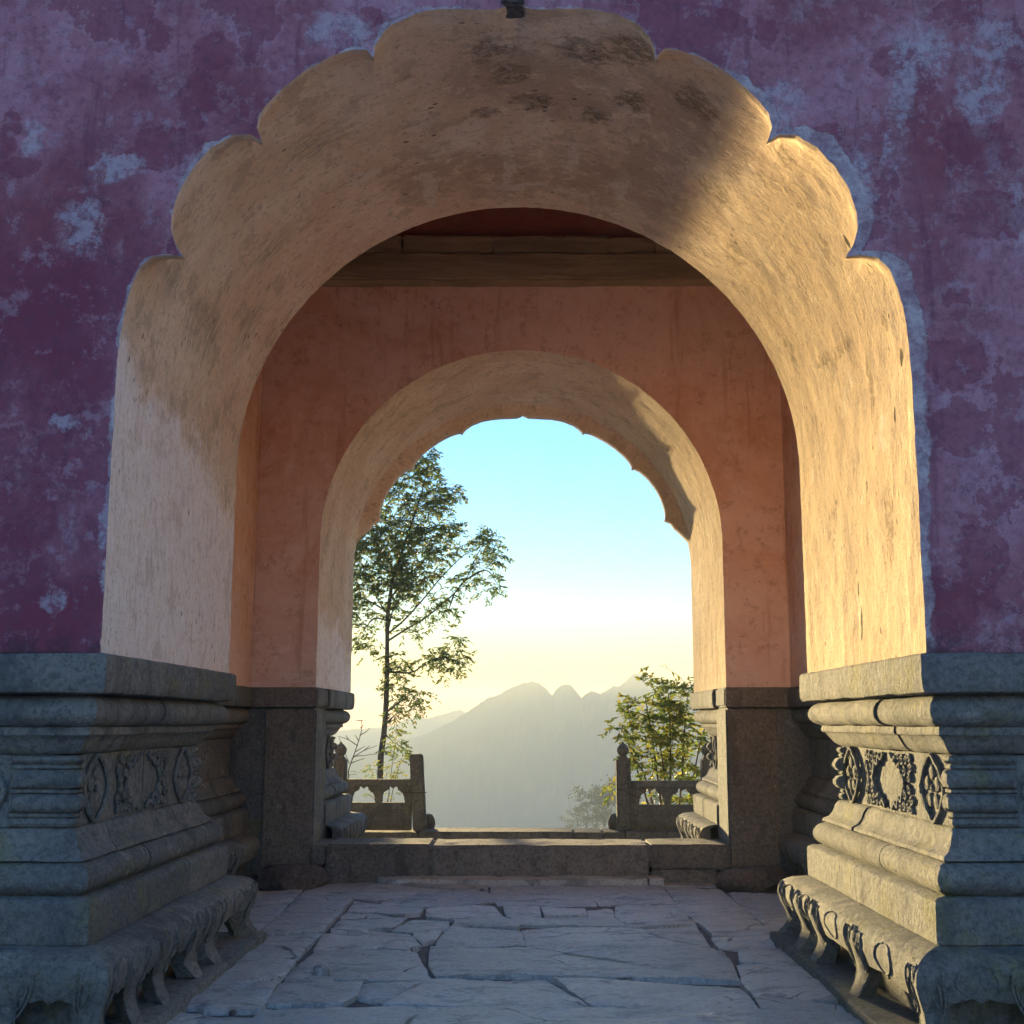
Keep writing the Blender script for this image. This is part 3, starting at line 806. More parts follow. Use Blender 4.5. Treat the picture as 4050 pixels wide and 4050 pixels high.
def relief(fr, lines, ofun, name, mat, parent, r=0.008, sides=6):
    """raised carved lines given as (s, z) polylines on the face at offset ofun(z)"""
    b = MB()
    for ln in lines:
        rr = r
        if isinstance(ln, tuple): ln, rr = ln
        ln = np.asarray(ln, float)
        o = ofun(ln[:, 1])
        xy = path_pt(fr, ln[:, 0], o)
        b.tube(np.concatenate([xy, ln[:, 1:2]], -1), rr, sides)
    return b.build(name, mat, parent, 0.9)

def blob(b, fr, s, z, rs, rz, depth, o0):
    th = np.linspace(0, 2 * math.pi, 12, endpoint=False)
    rings = [(1.0, 0.0), (0.85, 0.55), (0.5, 0.9), (0.0, 1.0)]
    V = []
    for k, h in rings:
        ss = s + rs * k * np.cos(th); zz = z + rz * k * np.sin(th)
        xy = path_pt(fr, ss, np.full(12, o0 + depth * h))
        V.append(np.concatenate([xy, zz[:, None]], -1))
    V = np.stack(V, 1).reshape(-1, 3)
    b.add(V, grid_faces(12, 4, close_u=True))

def spiral(s, z, r, turns, a0, sgn=1, n=22, fs=1.0):
    a = np.linspace(0, turns * 2 * math.pi, n)
    rr = r * (1 - 0.82 * np.linspace(0, 1, n))
    return np.stack([s + fs * rr * np.cos(a0 + sgn * a), z + rr * np.sin(a0 + sgn * a)], -1)

def medallion(fr, s, z, w, h, parent, mat, worn=0.0, seed=0):
    b = MB()
    a = np.linspace(0, 2 * math.pi, 73)
    k = 1 + 0.07 * np.cos(4 * a) + 0.03 * np.cos(8 * a)
    ring = np.stack([s + w * k * np.cos(a), z + h * k * np.sin(a)], -1)
    o = lambda zz: np.full_like(zz, DADO + 0.008)
    def line(pts, r):
        pts = np.asarray(pts)
        b.tube(np.concatenate([path_pt(fr, pts[:, 0], o(pts[:, 1])), pts[:, 1:2]], -1), r, 6)
    line(ring, 0.013)
    for i in range(5):
        t = math.pi / 2 + i * 2 * math.pi / 5
        cs, cz = s + 0.48 * w * math.cos(t), z + 0.50 * h * math.sin(t)
        if RNG.random() > worn:
            blob(b, fr, cs, cz, 0.30 * w, 0.27 * h, 0.014, DADO)
            line(spiral(cs, cz, 0.26 * h, 1.1, t, 1 if i % 2 else -1, fs=w / h), 0.006)
    blob(b, fr, s, z, 0.16 * w, 0.14 * h, 0.022, DADO)
    return b.build("carved_medallion", mat, parent, 0.9)

def scrollwork(fr, sm, parent, mat, half=0.33, flip=1):
    """pointed frame of curled leaves round the plain middle of the dado panel"""
    z0, z1 = 0.965, 1.278
    zc = 0.5 * (z0 + z1)
    b = MB()
    o = lambda zz: np.full_like(zz, DADO + 0.006)
    def line(pts, r):
        pts = np.asarray(pts, float)
        b.tube(np.concatenate([path_pt(fr, pts[:, 0], o(pts[:, 1])), pts[:, 1:2]], -1), r, 6)
    for d in (-1, 1):
        for v in (-1, 1):
            zz = lambda t: zc + v * t
            line(catmull([(sm + d * 0.06, zz(0.15)), (sm + d * 0.11, zz(0.115)), (sm + d * 0.15, zz(0.135)), (sm + d * 0.18, zz(0.085)), (sm + d * 0.225, zz(0.10)), (sm + d * 0.25, zz(0.05)), (sm + d * 0.29, zz(0.0))], 6), 0.012)
            line(spiral(sm + d * 0.27, zz(0.12), 0.030, 1.3, 1.0, v * d), 0.009)
            line(spiral(sm + d * 0.30, zz(0.06), 0.028, 1.3, 2.0, -v * d), 0.009)
            line(spiral(sm + d * 0.335, zz(0.12), 0.026, 1.3, 0.3, v), 0.008)
            line(spiral(sm + d * 0.21, zz(0.14), 0.018, 1.1, 2.6, v), 0.008)
            line(spiral(sm + d * 0.385, zz(0.135), 0.022, 1.3, 1.3, -v), 0.008)
            line(spiral(sm + d * 0.40, zz(0.08), 0.028, 1.3, 0.2, v * d), 0.009)
            line(spiral(sm + d * 0.37, zz(0.03), 0.026, 1.2, 1.9, -v * d), 0.009)
    return b.build("carved_scroll", mat, parent, 0.9)

def beads(fr, s0, s1, parent, mat, seed):
    o = DADO
    p = [(o - 0.01, 1.289), (o + 0.016, 1.283), (o + 0.024, 1.268), (o + 0.016, 1.252), (o + 0.004, 1.247), (o + 0.014, 1.240), (o + 0.014, 1.228), (o + 0.004, 1.222)]
    p += [(o + 0.030, 1.212), (o + 0.046, 1.185), (o + 0.048, 1.165), (o + 0.032, 1.14), (o + 0.004, 1.133), (o + 0.016, 1.127), (o + 0.016, 1.114), (o + 0.004, 1.108)]
    p += [(o + 0.030, 1.10), (o + 0.048, 1.075), (o + 0.046, 1.05), (o + 0.030, 1.028), (o + 0.004, 1.02), (o + 0.014, 1.014), (o + 0.014, 1.002), (o + 0.004, 0.996), (o + 0.018, 0.99), (o + 0.024, 0.972), (o + 0.014, 0.956), (o - 0.01, 0.953)]
    pr = p
    ob = sweep("bead_column", fr, s0, s1, pr, mat, parent, 0.05, 0.002, seed, back=o - 0.06)
    return ob

def petal(s, z, w, h, n=10):
    t = np.linspace(0, math.pi * 2, 2 * n + 1)
    return np.stack([s + w * np.sin(t) * (0.75 + 0.25 * np.cos(t)), z + h * np.cos(t)], -1)[2:-2]

def plinth(name, label, path, side, joints, legs_by_side, panels, corners, parent, seed, leg_range, medal=True, leg_sides=None):
    fr = seg_frames(path)
    pl = empty(name, (0, 0, 0), label, parent=parent)
    L = fr[2][-1]
    for ci, (cname, prof) in enumerate(COURSES):
        cuts = [0.0] + sorted(joints[ci % len(joints)]) + [L]
        for a, b2 in zip(cuts[:-1], cuts[1:]):
            sh = random.uniform(-0.006, 0.005)
            pr = [(o + sh, z) for o, z in prof]
            sweep(cname, fr, a + 0.005, b2 - 0.005, pr, M['stone'], pl, 0.03 if ci != 3 else 0.06, 0.0065, seed * 31 + ci * 7)
    # recessed core behind the legs
    sweep("footing", fr, 0, L, [(0.02, 0.452), (0.0, 0.06), (0.0, 0.045)], M['stone'], pl, 0.2, 0.004, seed * 31 + 90)
    sweep("footing_slab", fr, 0, L, [(0.20, 0.058), (0.245, 0.052), (0.25, 0.03), (0.25, -0.05)], M['stone'], pl, 0.06, 0.006, seed * 31 + 95)
    cuts = leg_range
    for a, b2 in zip(cuts[:-1], cuts[1:]):
        leg_course(fr, a + 0.003, b2 - 0.003, [l for l in legs_by_side if a - 0.2 <= l <= b2 + 0.2], M['stone'], pl, seed * 31 + int(a * 10))
    for l in legs_by_side:
        if leg_range[0] + 0.05 < l < leg_range[-1] - 0.05:
            lines = [petal(l - 0.07, 0.295, 0.05, 0.115), petal(l + 0.07, 0.295, 0.05, 0.115), petal(l - 0.07, 0.275, 0.024, 0.06), petal(l + 0.07, 0.275, 0.024, 0.06), petal(l, 0.36, 0.03, 0.05)]
            relief(fr, lines, lambda z: bulge(z) + 0.004, "carved_petal", M['stone'], pl, 0.0055)
    ls = sorted(legs_by_side)
    for a, b2 in zip(ls[:-1], ls[1:]):
        if a < leg_range[0] + 0.02 or b2 > leg_range[-1] - 0.02: continue
        m_ = 0.5 * (a + b2); w_ = min(0.30, b2 - a)
        if w_ < 0.24: continue
        lines = []
        for d in (-1, 1):
            lines.append(catmull([(m_ + d * 0.012, 0.262), (m_ + d * 0.20 * w_, 0.285), (m_ + d * 0.30 * w_, 0.335), (m_ + d * 0.20 * w_, 0.385), (m_ + d * 0.06 * w_, 0.40)], 6))
        relief(fr, lines, lambda z: bulge(z) + 0.003, "carved_cloud", M['stone'], pl, 0.0042)
    for (s, w, h, wr) in panels['medal']:
        medallion(fr, s, 1.12, w, h, pl, M['stone'], wr)
    for sm in panels['scroll']:
        scrollwork(fr, sm, pl, M['stone'])
    for (a, b2) in corners:
        beads(fr, a, b2, pl, M['stone'], seed * 31 + 70 + int(a * 3))
    return pl

T1 = D1B - D1
# front-left pier: along the front, round into the passage, round into the room, along the room's side
pathL = [(-7.5, D1), (-HW, D1), (-HW, D1B), (-RW, D1B), (-RW, D2 - 0.02)]
c1 = 7.5 - HW; c2 = c1 + T1; c3 = c2 + (RW - HW)
legsL = [c1 - 1.55, c1 - 1.15, c1 - 0.62, c1 - 0.42, c1 - 0.02, c1 + 0.30, c1 + 0.60, c1 + 1.02, c1 + 1.30, c2 + 0.0, c3 + 0.6, c3 + 1.2, c3 + 1.8]
jl = [[c1 - 2.4, c1 - 0.9, c1 + 1.45], [c1 - 3, c1 - 1.4, c1 + 0.86], [c1 - 2.2, c1 - 0.5, c1 + 0.52], [c1 - 2.6, c1 - 0.02 - 0.18, c1 + 1.0], [c1 - 1.8, c1 + 0.40], [c1 - 2.4, c1 - 0.7, c1 + 0.75], [c1 - 1.9, c1 + 1.28]]
plL = plinth("plinth", "carved grey stone plinth of the left pier", pathL, -1, jl, legsL,
       dict(medal=[(c1 - 0.34 - 0.155, 0.135, 0.148, 0.0), (c1 - 1.2, 0.125, 0.145, 0), (c1 + 0.27, 0.15, 0.15, 0.3), (c2 - 0.26, 0.15, 0.15, 0.0), (c3 + 0.9, 0.125, 0.15, 0)], scroll=[c1 + 0.98, c1 - 2.0]),
       [(c1 - 0.32, c1 + 0.075), (c2 - 0.075, c2 + 0.20)], gate, 1, [c1 - 2.4, c1 - 1.35, c1 + 0.82, c2 + 0.25, c3 + 1.0, c3 + 2.5])
# front-right pier
pathR = [(RW, D2 - 0.02), (RW, D1B), (HW, D1B), (HW, D1), (7.5, D1)]
e1 = D2 - 0.02 - D1B; e2 = e1 + RW - HW; e3 = e2 + T1
legsR = [0.9, 1.6, 2.2, e2 + 0.0, e2 + 0.36, e2 + 0.64, e2 + 1.26, e3 + 0.0, e3 + 0.5, e3 + 0.75, e3 + 1.3, e3 + 1.7]
jr = [[e2 + 0.95, e3 + 1.2, e3 + 2.8], [e2 + 1.25, e3 + 0.9], [e2 + 1.38, e3 + 1.5], [e2 + 0.98, e3 + 0.2, e3 + 2.0], [e2 + 0.62, e3 + 1.1], [e2 + 1.22, e3 + 0.8], [e2 + 1.62 - 0.7, e3 + 1.9]]
plR = plinth("plinth", "carved grey stone plinth of the right pier, lit by the low sun", pathR, 1, jr, legsR,
       dict(medal=[(e2 + 0.26, 0.15, 0.15, 0.0), (e3 - 0.27, 0.15, 0.15, 0), (e3 + 0.34 + 0.155, 0.135, 0.148, 0), (e3 + 1.25, 0.125, 0.145, 0), (1.5, 0.125, 0.15, 0)], scroll=[e2 + 0.99, e3 + 2.0]),
       [(e2 - 0.20, e2 + 0.075), (e3 - 0.075, e3 + 0.32)], gate, 2, [0.1, 1.2, e2 - 0.2, e2 + 1.02, e3 + 0.9, e3 + 2.3])
# rear piers: a plain flat strip nearest the room, mouldings beyond it
YS = D2 + 0.48
for sx, nm in ((-1, "left"), (1, "right")):
    Lr = 7.5 - HW; Ls = D2B - YS
    if sx < 0:
        path = [(-HW, YS), (-HW, D2B), (-7.5, D2B)]
        cc = Ls; legs = [0.15, 0.48, 0.85, cc, cc + 0.6, cc + 1.2]
        rngl = [0.02, 0.62, cc + 0.9]; med = [(0.35, 0.12, 0.15, 0), (cc - 0.30, 0.12, 0.15, 0)]; cor = [(cc - 0.07, cc + 0.3)]
        jj = [[0.7, cc + 1], [cc + 0.8], [0.6, cc + 1.4]]
    else:
        path = [(7.5, D2B), (HW, D2B), (HW, YS)]
        cc = Lr; legs = [cc - 1.2, cc - 0.6, cc, cc + 0.5, cc + 0.85, cc + 1.2]
        rngl = [cc - 0.9, cc + 0.66, cc + Ls - 0.02]; med = [(cc + 0.3, 0.12, 0.15, 0), (cc + Ls - 0.35, 0.12, 0.15, 0)]; cor = [(cc - 0.3, cc + 0.07)]
        jj = [[cc - 1, cc + 0.6], [cc - 0.8], [cc - 1.4, cc + 0.7]]
    pp = plinth("plinth", "stone plinth of the rear %s pier" % nm, path, sx, jj, legs, dict(medal=med, scroll=[]), cor, gate, 3 + (sx > 0), rngl)
    x0, x1 = sorted((sx * (HW - 0.012), sx * (RW + 0.28)))
    rough_box("jamb_strip", (x0, D2 - 0.008, -0.05), (x1, YS - 0.002, 1.578), 0.09, M['stone'], pp, 0.004, 130 + sx)
    x0b, x1b = sorted((sx * (HW - 0.022), sx * (RW + 0.28)))
    rough_box("capping_slab", (x0b, D2 - 0.016, 1.582), (x1b, YS - 0.002, 1.772), 0.09, M['stone'], pp, 0.004, 140 + sx)
    # old grey render smeared over the room side of the pier
    xa, xb = sorted((sx * (HW + 0.004), sx * (RW - 0.16)))
    rough_box("dado_render", (xa, D2 - 0.03, 0.0), (xb, D2 - 0.004, 1.56), 0.06, M['dado'], pp, 0.007, 150 + sx)
    xa, xb = sorted((sx * (HW - 0.016), sx * RW))
    rough_box("dado_band", (xa, D2 - 0.036, 1.584), (xb, D2 - 0.012, 1.768), 0.06, M['dado'], pp, 0.004, 160 + sx)

# ------------------------------------------------------------------ paved floor of the passage
floor = tag(mesh_obj("passage_floor", [(-7.5, 3.2, -0.03), (7.5, 3.2, -0.03), (7.5, 9.6, -0.03), (-7.5, 9.6, -0.03)], [(0, 1, 2, 3)], M['joint']), kind='structure')
PAVE = [
  [(-1.876,8.969),(-1.328,9.373),(-1.38,8.383),(-1.646,8.293),(-1.836,8.249)],
  [(-1.835,8.179),(-1.382,8.329),(-1.36,7.074),(-1.803,6.948)],
  [(-1.8,6.911),(-1.356,7.023),(-1.37,6.686),(-1.37,6.37),(-1.509,6.324),(-1.642,6.454),(-1.773,6.744)],
  [(-1.771,6.715),(-1.636,6.412),(-1.501,6.293),(-1.356,6.233),(-1.352,5.914),(-1.495,5.68),(-1.568,5.393),(-1.625,5.285),(-1.792,5.285),(-1.832,5.84),(-1.815,6.412)],
  [(-1.485,5.651),(-1.348,5.874),(-1.293,5.233),(-1.572,5.216),(-1.613,5.264)],
  [(-1.797,5.25),(-1.569,5.168),(-1.564,4.4),(-1.809,4.4)],
  [(-1.556,5.165),(-1.286,5.155),(-1.287,4.4),(-1.555,4.4)],
  [(-1.375,8.401),(-1.312,9.272),(-1.014,9.042),(-0.617,8.917),(-1.117,8.311)],
  [(-1.098,8.258),(-0.859,8.598),(-0.477,8.896),(-0.269,8.715),(-0.19,8.338),(-0.368,8.162),(-0.751,8.043),(-0.927,8.205)],
  [(-0.257,8.975),(0.452,9.038),(1.264,9.038),(1.249,8.196),(0.89,8.165),(0.073,8.114),(-0.17,8.144),(-0.241,8.522)],
  [(-1.287,9.283),(-0.784,9.216),(-0.316,9.15),(-0.286,8.835),(-0.497,8.937),(-0.999,9.064)],
  [(-1.35,8.275),(-1.123,8.188),(-1.121,7.815),(-1.338,7.911)],
  [(-1.105,8.162),(-0.759,7.976),(-0.767,7.737),(-0.934,7.668),(-1.103,7.799)],
  [(-1.338,7.847),(-1.098,7.768),(-0.945,7.615),(-1.326,7.556)],
  [(-1.329,7.512),(-0.922,7.578),(-0.843,7.586),(-0.899,7.199),(-1.322,7.239)],
  [(-0.881,7.166),(-0.813,7.549),(-0.52,7.476),(-0.51,7.199),(-0.779,7.126)],
  [(-0.735,8.023),(-0.209,8.093),(-0.133,7.642),(-0.468,7.509),(-0.69,7.645)],
  [(-0.129,8.043),(0.148,8.043),(0.162,7.706),(-0.087,7.651)],
  [(0.175,7.993),(0.512,8.033),(0.509,7.661),(0.198,7.688)],
  [(0.534,7.943),(0.732,7.993),(0.717,7.606),(0.524,7.615)],
  [(0.765,8.043),(1.247,8.144),(1.276,7.355),(0.989,7.314),(0.776,7.398),(0.718,7.571)],
  [(-0.077,7.606),(0.497,7.606),(0.705,7.562),(0.765,7.364),(0.966,7.265),(0.791,7.208),(0.021,7.339)],
  [(-0.465,7.466),(-0.122,7.606),(0.003,7.314),(-0.008,7.208),(-0.335,7.322),(-0.484,7.306)],
  [(-1.326,7.212),(-1.075,7.212),(-1.036,7.011),(-1.292,7.074)],
  [(-1.057,7.186),(-0.775,7.094),(-0.685,6.899),(-0.863,6.838),(-1.022,7.011)],
  [(-0.732,7.074),(-0.542,7.139),(-0.552,6.832),(-0.628,6.738)],
  [(-1.339,6.992),(-1.042,6.967),(-0.859,6.791),(-0.917,6.59),(-1.318,6.607)],
  [(-0.847,6.767),(-0.693,6.857),(-0.631,6.652),(-0.706,6.53),(-0.899,6.574)],
  [(-0.499,7.265),(0.003,7.184),(0.049,6.744),(0.038,6.695),(-0.535,6.668)],
  [(0.026,7.224),(0.789,7.184),(0.989,6.829),(1.244,6.661),(1.243,6.614),(0.065,6.688)],
  [(0.807,7.168),(1.272,7.281),(1.256,6.688),(0.994,6.865)],
  [(-1.317,6.145),(-1.303,6.568),(-1.039,6.563),(-0.649,6.497),(-0.489,5.84),(-1.029,5.857),(-1.171,6.051)],
  [(-0.563,6.634),(0.349,6.634),(1.258,6.573),(1.302,6.412),(1.261,5.788),(0.716,5.824),(0.181,5.892),(-0.461,5.935),(-0.526,6.17)],
  [(-1.315,5.788),(-1.334,6.126),(-1.174,6.009),(-1.036,5.835),(-1.173,5.797)],
  [(-1.295,5.342),(-1.311,5.738),(-0.866,5.759),(-0.853,5.483),(-0.899,5.335)],
  [(-0.837,5.475),(-0.85,5.746),(-0.523,5.809),(-0.683,5.357)],
  [(-0.676,5.328),(-0.478,5.866),(0.166,5.84),(0.241,5.672),(0.377,5.31),(-0.211,5.299)],
  [(0.186,5.84),(0.706,5.737),(1.218,5.61),(1.236,5.203),(0.649,5.236),(0.401,5.278),(0.257,5.737)],
  [(-1.287,4.4),(-1.301,5.289),(-0.209,5.278),(0.384,5.26),(1.234,5.171),(1.233,4.4)],
  [(1.292,9.013),(1.754,8.925),(1.764,7.828),(1.782,6.961),(1.543,6.975),(1.339,7.006),(1.311,7.414),(1.259,8.196)],
  [(1.321,6.953),(1.783,6.916),(1.782,6.688),(1.416,6.6),(1.321,6.647)],
  [(1.413,6.501),(1.789,6.627),(1.761,6.1),(1.553,6.17),(1.365,6.211)],
  [(1.325,6.135),(1.545,6.135),(1.751,6.055),(1.713,5.364),(1.536,5.399),(1.286,5.502),(1.268,5.698)],
  [(1.271,5.479),(1.528,5.372),(1.716,5.333),(1.695,4.4),(1.233,4.4)],
  [(1.334,9.25),(1.773,9.25),(1.745,9.051),(1.291,9.038)],
  [(1.791,8.754),(2.3,8.556),(2.3,7.571),(1.785,7.527)],
  [(1.783,7.483),(2.3,7.527),(2.3,6.961),(1.794,6.946)],
  [(-1.9,8.9),(-1.86,8.23),(-2.3,8.0),(-2.32,8.8)],
  [(-1.86,8.19),(-1.83,7.5),(-2.3,7.35),(-2.3,7.96)],
  [(-1.83,7.45),(-1.82,6.9),(-2.3,6.8),(-2.3,7.3)],
]
def stone_slab(name, pts, z, th, mat, parent, seed, inset=-0.008, tilt=0.014, relief_=0.019, cut=0.075):
    c = np.mean(np.array(pts), 0)
    # roughen the outline
    P = []
    n = len(pts)
    for i in range(n):
        a = np.array(pts[i]); b2 = np.array(pts[(i + 1) % n]); L = np.linalg.norm(b2 - a)
        k = max(1, int(L / 0.07))
        for j in range(k):
            p = a + (b2 - a) * j / k
            w = 0.012 if j else 0.0
            q = fbm(np.array([[p[0] * 9, p[1] * 9, seed * 0.7]]), 3, seed)[0]
            q2 = fbm(np.array([[p[0] * 9 + 50, p[1] * 9, seed * 0.7]]), 3, seed)[0]
            p = p + np.array([q, q2]) * w
            d = c - p; d = d / (np.linalg.norm(d) + 1e-6)
            P.append(p + d * inset)
    bm = bmesh.new()
    top = [bm.verts.new((p[0], p[1], 0)) for p in P]
    f = bm.faces.new(top)
    if f.normal.z < 0 or True:
        bm.normal_update()
        if f.normal.z < 0: f.normal_flip()
    bmesh.ops.triangulate(bm, faces=list(bm.faces), ngon_method='BEAUTY')
    for it in range(5):
        ed = [e for e in bm.edges if e.calc_length() > cut and not e.is_boundary]
        if not ed: break
        bmesh.ops.subdivide_edges(bm, edges=ed, cuts=1)
        bmesh.ops.triangulate(bm, faces=[q for q in bm.faces if len(q.verts) > 3], ngon_method='BEAUTY')
    tx, ty = random.uniform(-tilt, tilt), random.uniform(-tilt, tilt)
    border = {v for e in bm.edges if e.is_boundary for v in e.verts}
    vs = list(bm.verts)
    Q = np.array([v.co[:] for v in vs])
    n1 = fbm(Q * np.array([2.2, 5.0, 1]) + seed, 4, seed)
    n2 = fbm(Q * np.array([6, 14, 1]) + seed * 3, 3, seed + 1)
    led = np.floor(n1 * 3.0 + 0.5 + 0.25 * n2) / 3.0          # cleaved ledges
    n1 = 0.45 * n1 + 0.75 * led
    for v, a, b2 in zip(vs, n1, n2):
        v.co.z = z + tx * (v.co.x - c[0]) + ty * (v.co.y - c[1]) + relief_ * a + relief_ * 0.4 * b2 - (0.009 if v in border else 0)
    be = [e for e in bm.edges if e.is_boundary]
    r = bmesh.ops.extrude_edge_only(bm, edges=be)
    for v in [g for g in r['geom'] if isinstance(g, bmesh.types.BMVert)]:
        v.co.z = z - th
        d = Vector((c[0] - v.co.x, c[1] - v.co.y, 0))
        if d.length > 1e-5: v.co -= d.normalized() * 0.003
    bmesh.ops.recalc_face_normals(bm, faces=bm.faces)
    me = bpy.data.meshes.new(name); bm.to_mesh(me); bm.free()
    me.materials.append(mat)
    me.polygons.foreach_set('use_smooth', np.ones(len(me.polygons), bool)); me.set_sharp_from_angle(angle=0.8)
    o = bpy.data.objects.new(name, me); COL.objects.link(o)
    if parent: attach(o, parent)
    return o
for i, p in enumerate(PAVE):
    stone_slab("paving_stone", p, random.uniform(-0.008, 0.010), 0.05, M['pave'], floor, i + 1)
# plain slabs hidden below the frame, in front of the gate
for i in range(-4, 4):
    stone_slab("paving_stone", [(i * 1.6, 3.3), (i * 1.6 + 1.59, 3.3), (i * 1.6 + 1.59, 4.33), (i * 1.6, 4.33)], 0, 0.05, M['pave'], floor, 90 + i, cut=0.5)
# low step in front of the threshold
stone_slab("step_stone", [(-1.30,9.255),(1.285,9.255),(1.284,9.10),(0.031,9.085),(-1.15,9.12)], 0.045, 0.09, M['pave'], floor, 71)

def boulder(name, c, r, mat, seed, label, cat, parent=None, sub=3):
    bm = bmesh.new(); bmesh.ops.create_icosphere(bm, subdivisions=sub, radius=1)
    P = np.array([v.co[:] for v in bm.verts])
    d = 1 + 0.45 * fbm(P * 1.6 + seed, 4, seed) + 0.05 * fbm(P * 5 + seed, 3, seed + 3)
    # flatten facets
    for v, k in zip(bm.verts, d):
        q = Vector(v.co) * k
        v.co = Vector((c[0] + q.x * r[0], c[1] + q.y * r[1], c[2] + max(-0.7, min(0.8 + 0.05 * q.x, q.z)) * r[2]))
    me = bpy.data.meshes.new(name); bm.to_mesh(me); bm.free(); me.materials.append(mat)
    me.polygons.foreach_set('use_smooth', np.ones(len(me.polygons), bool)); me.set_sharp_from_angle(angle=0.6)
    o = bpy.data.objects.new(name, me); COL.objects.link(o)
    return tag(o, label, cat)
boulder("boulder", (-2.06, 8.98, 0.05), (0.33, 0.24, 0.16), M['rock'], 3, "low rounded boulder against the dado left of the threshold", "boulder")
boulder("boulder", (2.08, 8.98, 0.04), (0.36, 0.22, 0.14), M['rock'], 8, "low rounded boulder against the dado right of the threshold", "boulder")
boulder("cobble", (-1.13, 5.93, 0.02), (0.055, 0.05, 0.045), M['pave'], 5, "fist-sized cobble lodged in a paving joint", "stone", sub=2)
boulder("pebble", (-1.40, 5.10, 0.015), (0.020, 0.018, 0.017), M['rock'], 6, "tiny pale pebble on the left row of paving", "pebble", sub=2)

# ------------------------------------------------------------------ threshold
th = empty("threshold", (0, D2, 0), "long broken stone threshold sill across the rear archway", "threshold")
rough_box("sill_stone", (-1.80, 9.255, -0.04), (0.42 - 1.25, 9.78, 0.325), 0.07, M['threshold'], th, 0.010, 201)
rough_box("sill_stone", (-0.826, 9.258, -0.04), (1.18, 9.78, 0.318), 0.07, M['threshold'], th, 0.010, 202)
rough_box("sill_stone", (1.186, 9.252, 0.10), (1.93, 9.78, 0.322), 0.07, M['threshold'], th, 0.010, 203)
rough_box("sill_stone", (1.19, 9.256, -0.04), (1.80, 9.70, 0.096), 0.07, M['threshold'], th, 0.008, 204)
rough_box("sill_stone", (-1.93, 9.256, 0.14), (-1.806, 9.78, 0.322), 0.05, M['threshold'], th, 0.008, 205)

# ------------------------------------------------------------------ rear passage floor and outer terrace
rf = tag(mesh_obj("rear_passage_floor", [(-7.5, 9.6, 0.0), (7.5, 9.6, 0.0), (7.5, 11.9, 0.0), (-7.5, 11.9, 0.0)], [(0, 1, 2, 3)], M['joint']), kind='structure')
for i in range(5):
    for j in range(3):
        x0, y0 = -1.95 + i * 0.78, 9.8 + j * 0.7
        stone_slab("paving_stone", [(x0, y0), (x0 + 0.775, y0), (x0 + 0.775, y0 + 0.695), (x0, y0 + 0.695)], 0.045, 0.06, M['pave'], rf, 120 + i * 3 + j, cut=0.4)
terr = tag(mesh_obj("terrace", [(-12, 11.9, 0.0), (12, 11.9, 0.0), (12, 11.9, -0.35), (-12, 11.9, -0.35), (-12, 15.9, -0.35), (12, 15.9, -0.35), (12, 15.9, -6), (-12, 15.9, -6)],
           [(0, 3, 2, 1), (3, 4, 5, 2), (4, 7, 6, 5)], M['ground']), kind='structure')
kx = -4.2
ki = 0
for w in (1.6, 1.0, 2.36, 0.45, 0.34, 0.62, 0.9, 1.4):
    rough_box("kerb_stone", (kx, 15.25, -0.36), (kx + w - 0.008, 15.85, -0.222 + random.uniform(-0.008, 0.008)), 0.12, M['baluster'], terr, 0.006, 220 + ki)
    kx += w; ki += 1
# three stairs going down beyond the gap
for k in range(3):
    rough_box("stair", (-1.5, 15.86 + k * 0.34, -0.75 - k * 0.17), (1.45, 16.19 + k * 0.34, -0.36 - k * 0.17), 0.2, M['baluster'], terr, 0.006, 240 + k)

# ------------------------------------------------------------------ balustrades
def prism_panel(name, outer, holes, y0, y1, mat, parent):
    """flat stone panel with real openings, cut by triangulating outline and holes together"""
    bm = bmesh.new()
    loops = [outer] + holes
    for lp in loops:
        vs = [bm.verts.new((p[0], y0, p[1])) for p in lp]
        for a, b2 in zip(vs, vs[1:] + vs[:1]): bm.edges.new((a, b2))
    bmesh.ops.triangle_fill(bm, use_beauty=True, use_dissolve=False, edges=list(bm.edges))
    r = bmesh.ops.extrude_face_region(bm, geom=list(bm.faces))
    for v in [g for g in r['geom'] if isinstance(g, bmesh.types.BMVert)]: v.co.y = y1
    bmesh.ops.recalc_face_normals(bm, faces=bm.faces)
    me = bpy.data.meshes.new(name); bm.to_mesh(me); bm.free(); me.materials.append(mat)
    o = bpy.data.objects.new(name, me); COL.objects.link(o); attach(o, parent)
    return o

def cloud_hole(cx, z0, w, h):
    pts = [(-0.5, 0.0), (-0.47, 0.35), (-0.42, 0.52), (-0.40, 0.62), (-0.27, 0.72), (-0.20, 0.80), (-0.19, 0.95), (-0.12, 1.0), (-0.06, 0.93), (0.0, 0.86), (0.06, 0.93), (0.12, 1.0), (0.19, 0.95), (0.20, 0.80), (0.27, 0.72), (0.40, 0.62), (0.42, 0.52), (0.47, 0.35), (0.5, 0.0)]
    return [(cx + x * w, z0 + y * h) for x, y in pts][::-1]

def bud_finial(b, c, s=1.0):
    b.lathe([(0.0, 0.265*s), (0.012*s, 0.255*s), (0.02*s, 0.235*s), (0.055*s, 0.205*s), (0.088*s, 0.16*s), (0.095*s, 0.115*s), (0.08*s, 0.07*s), (0.055*s, 0.05*s), (0.058*s, 0.03*s), (0.075*s, 0.012*s), (0.078*s, 0.0), (0.0, 0.0)], c, 18)

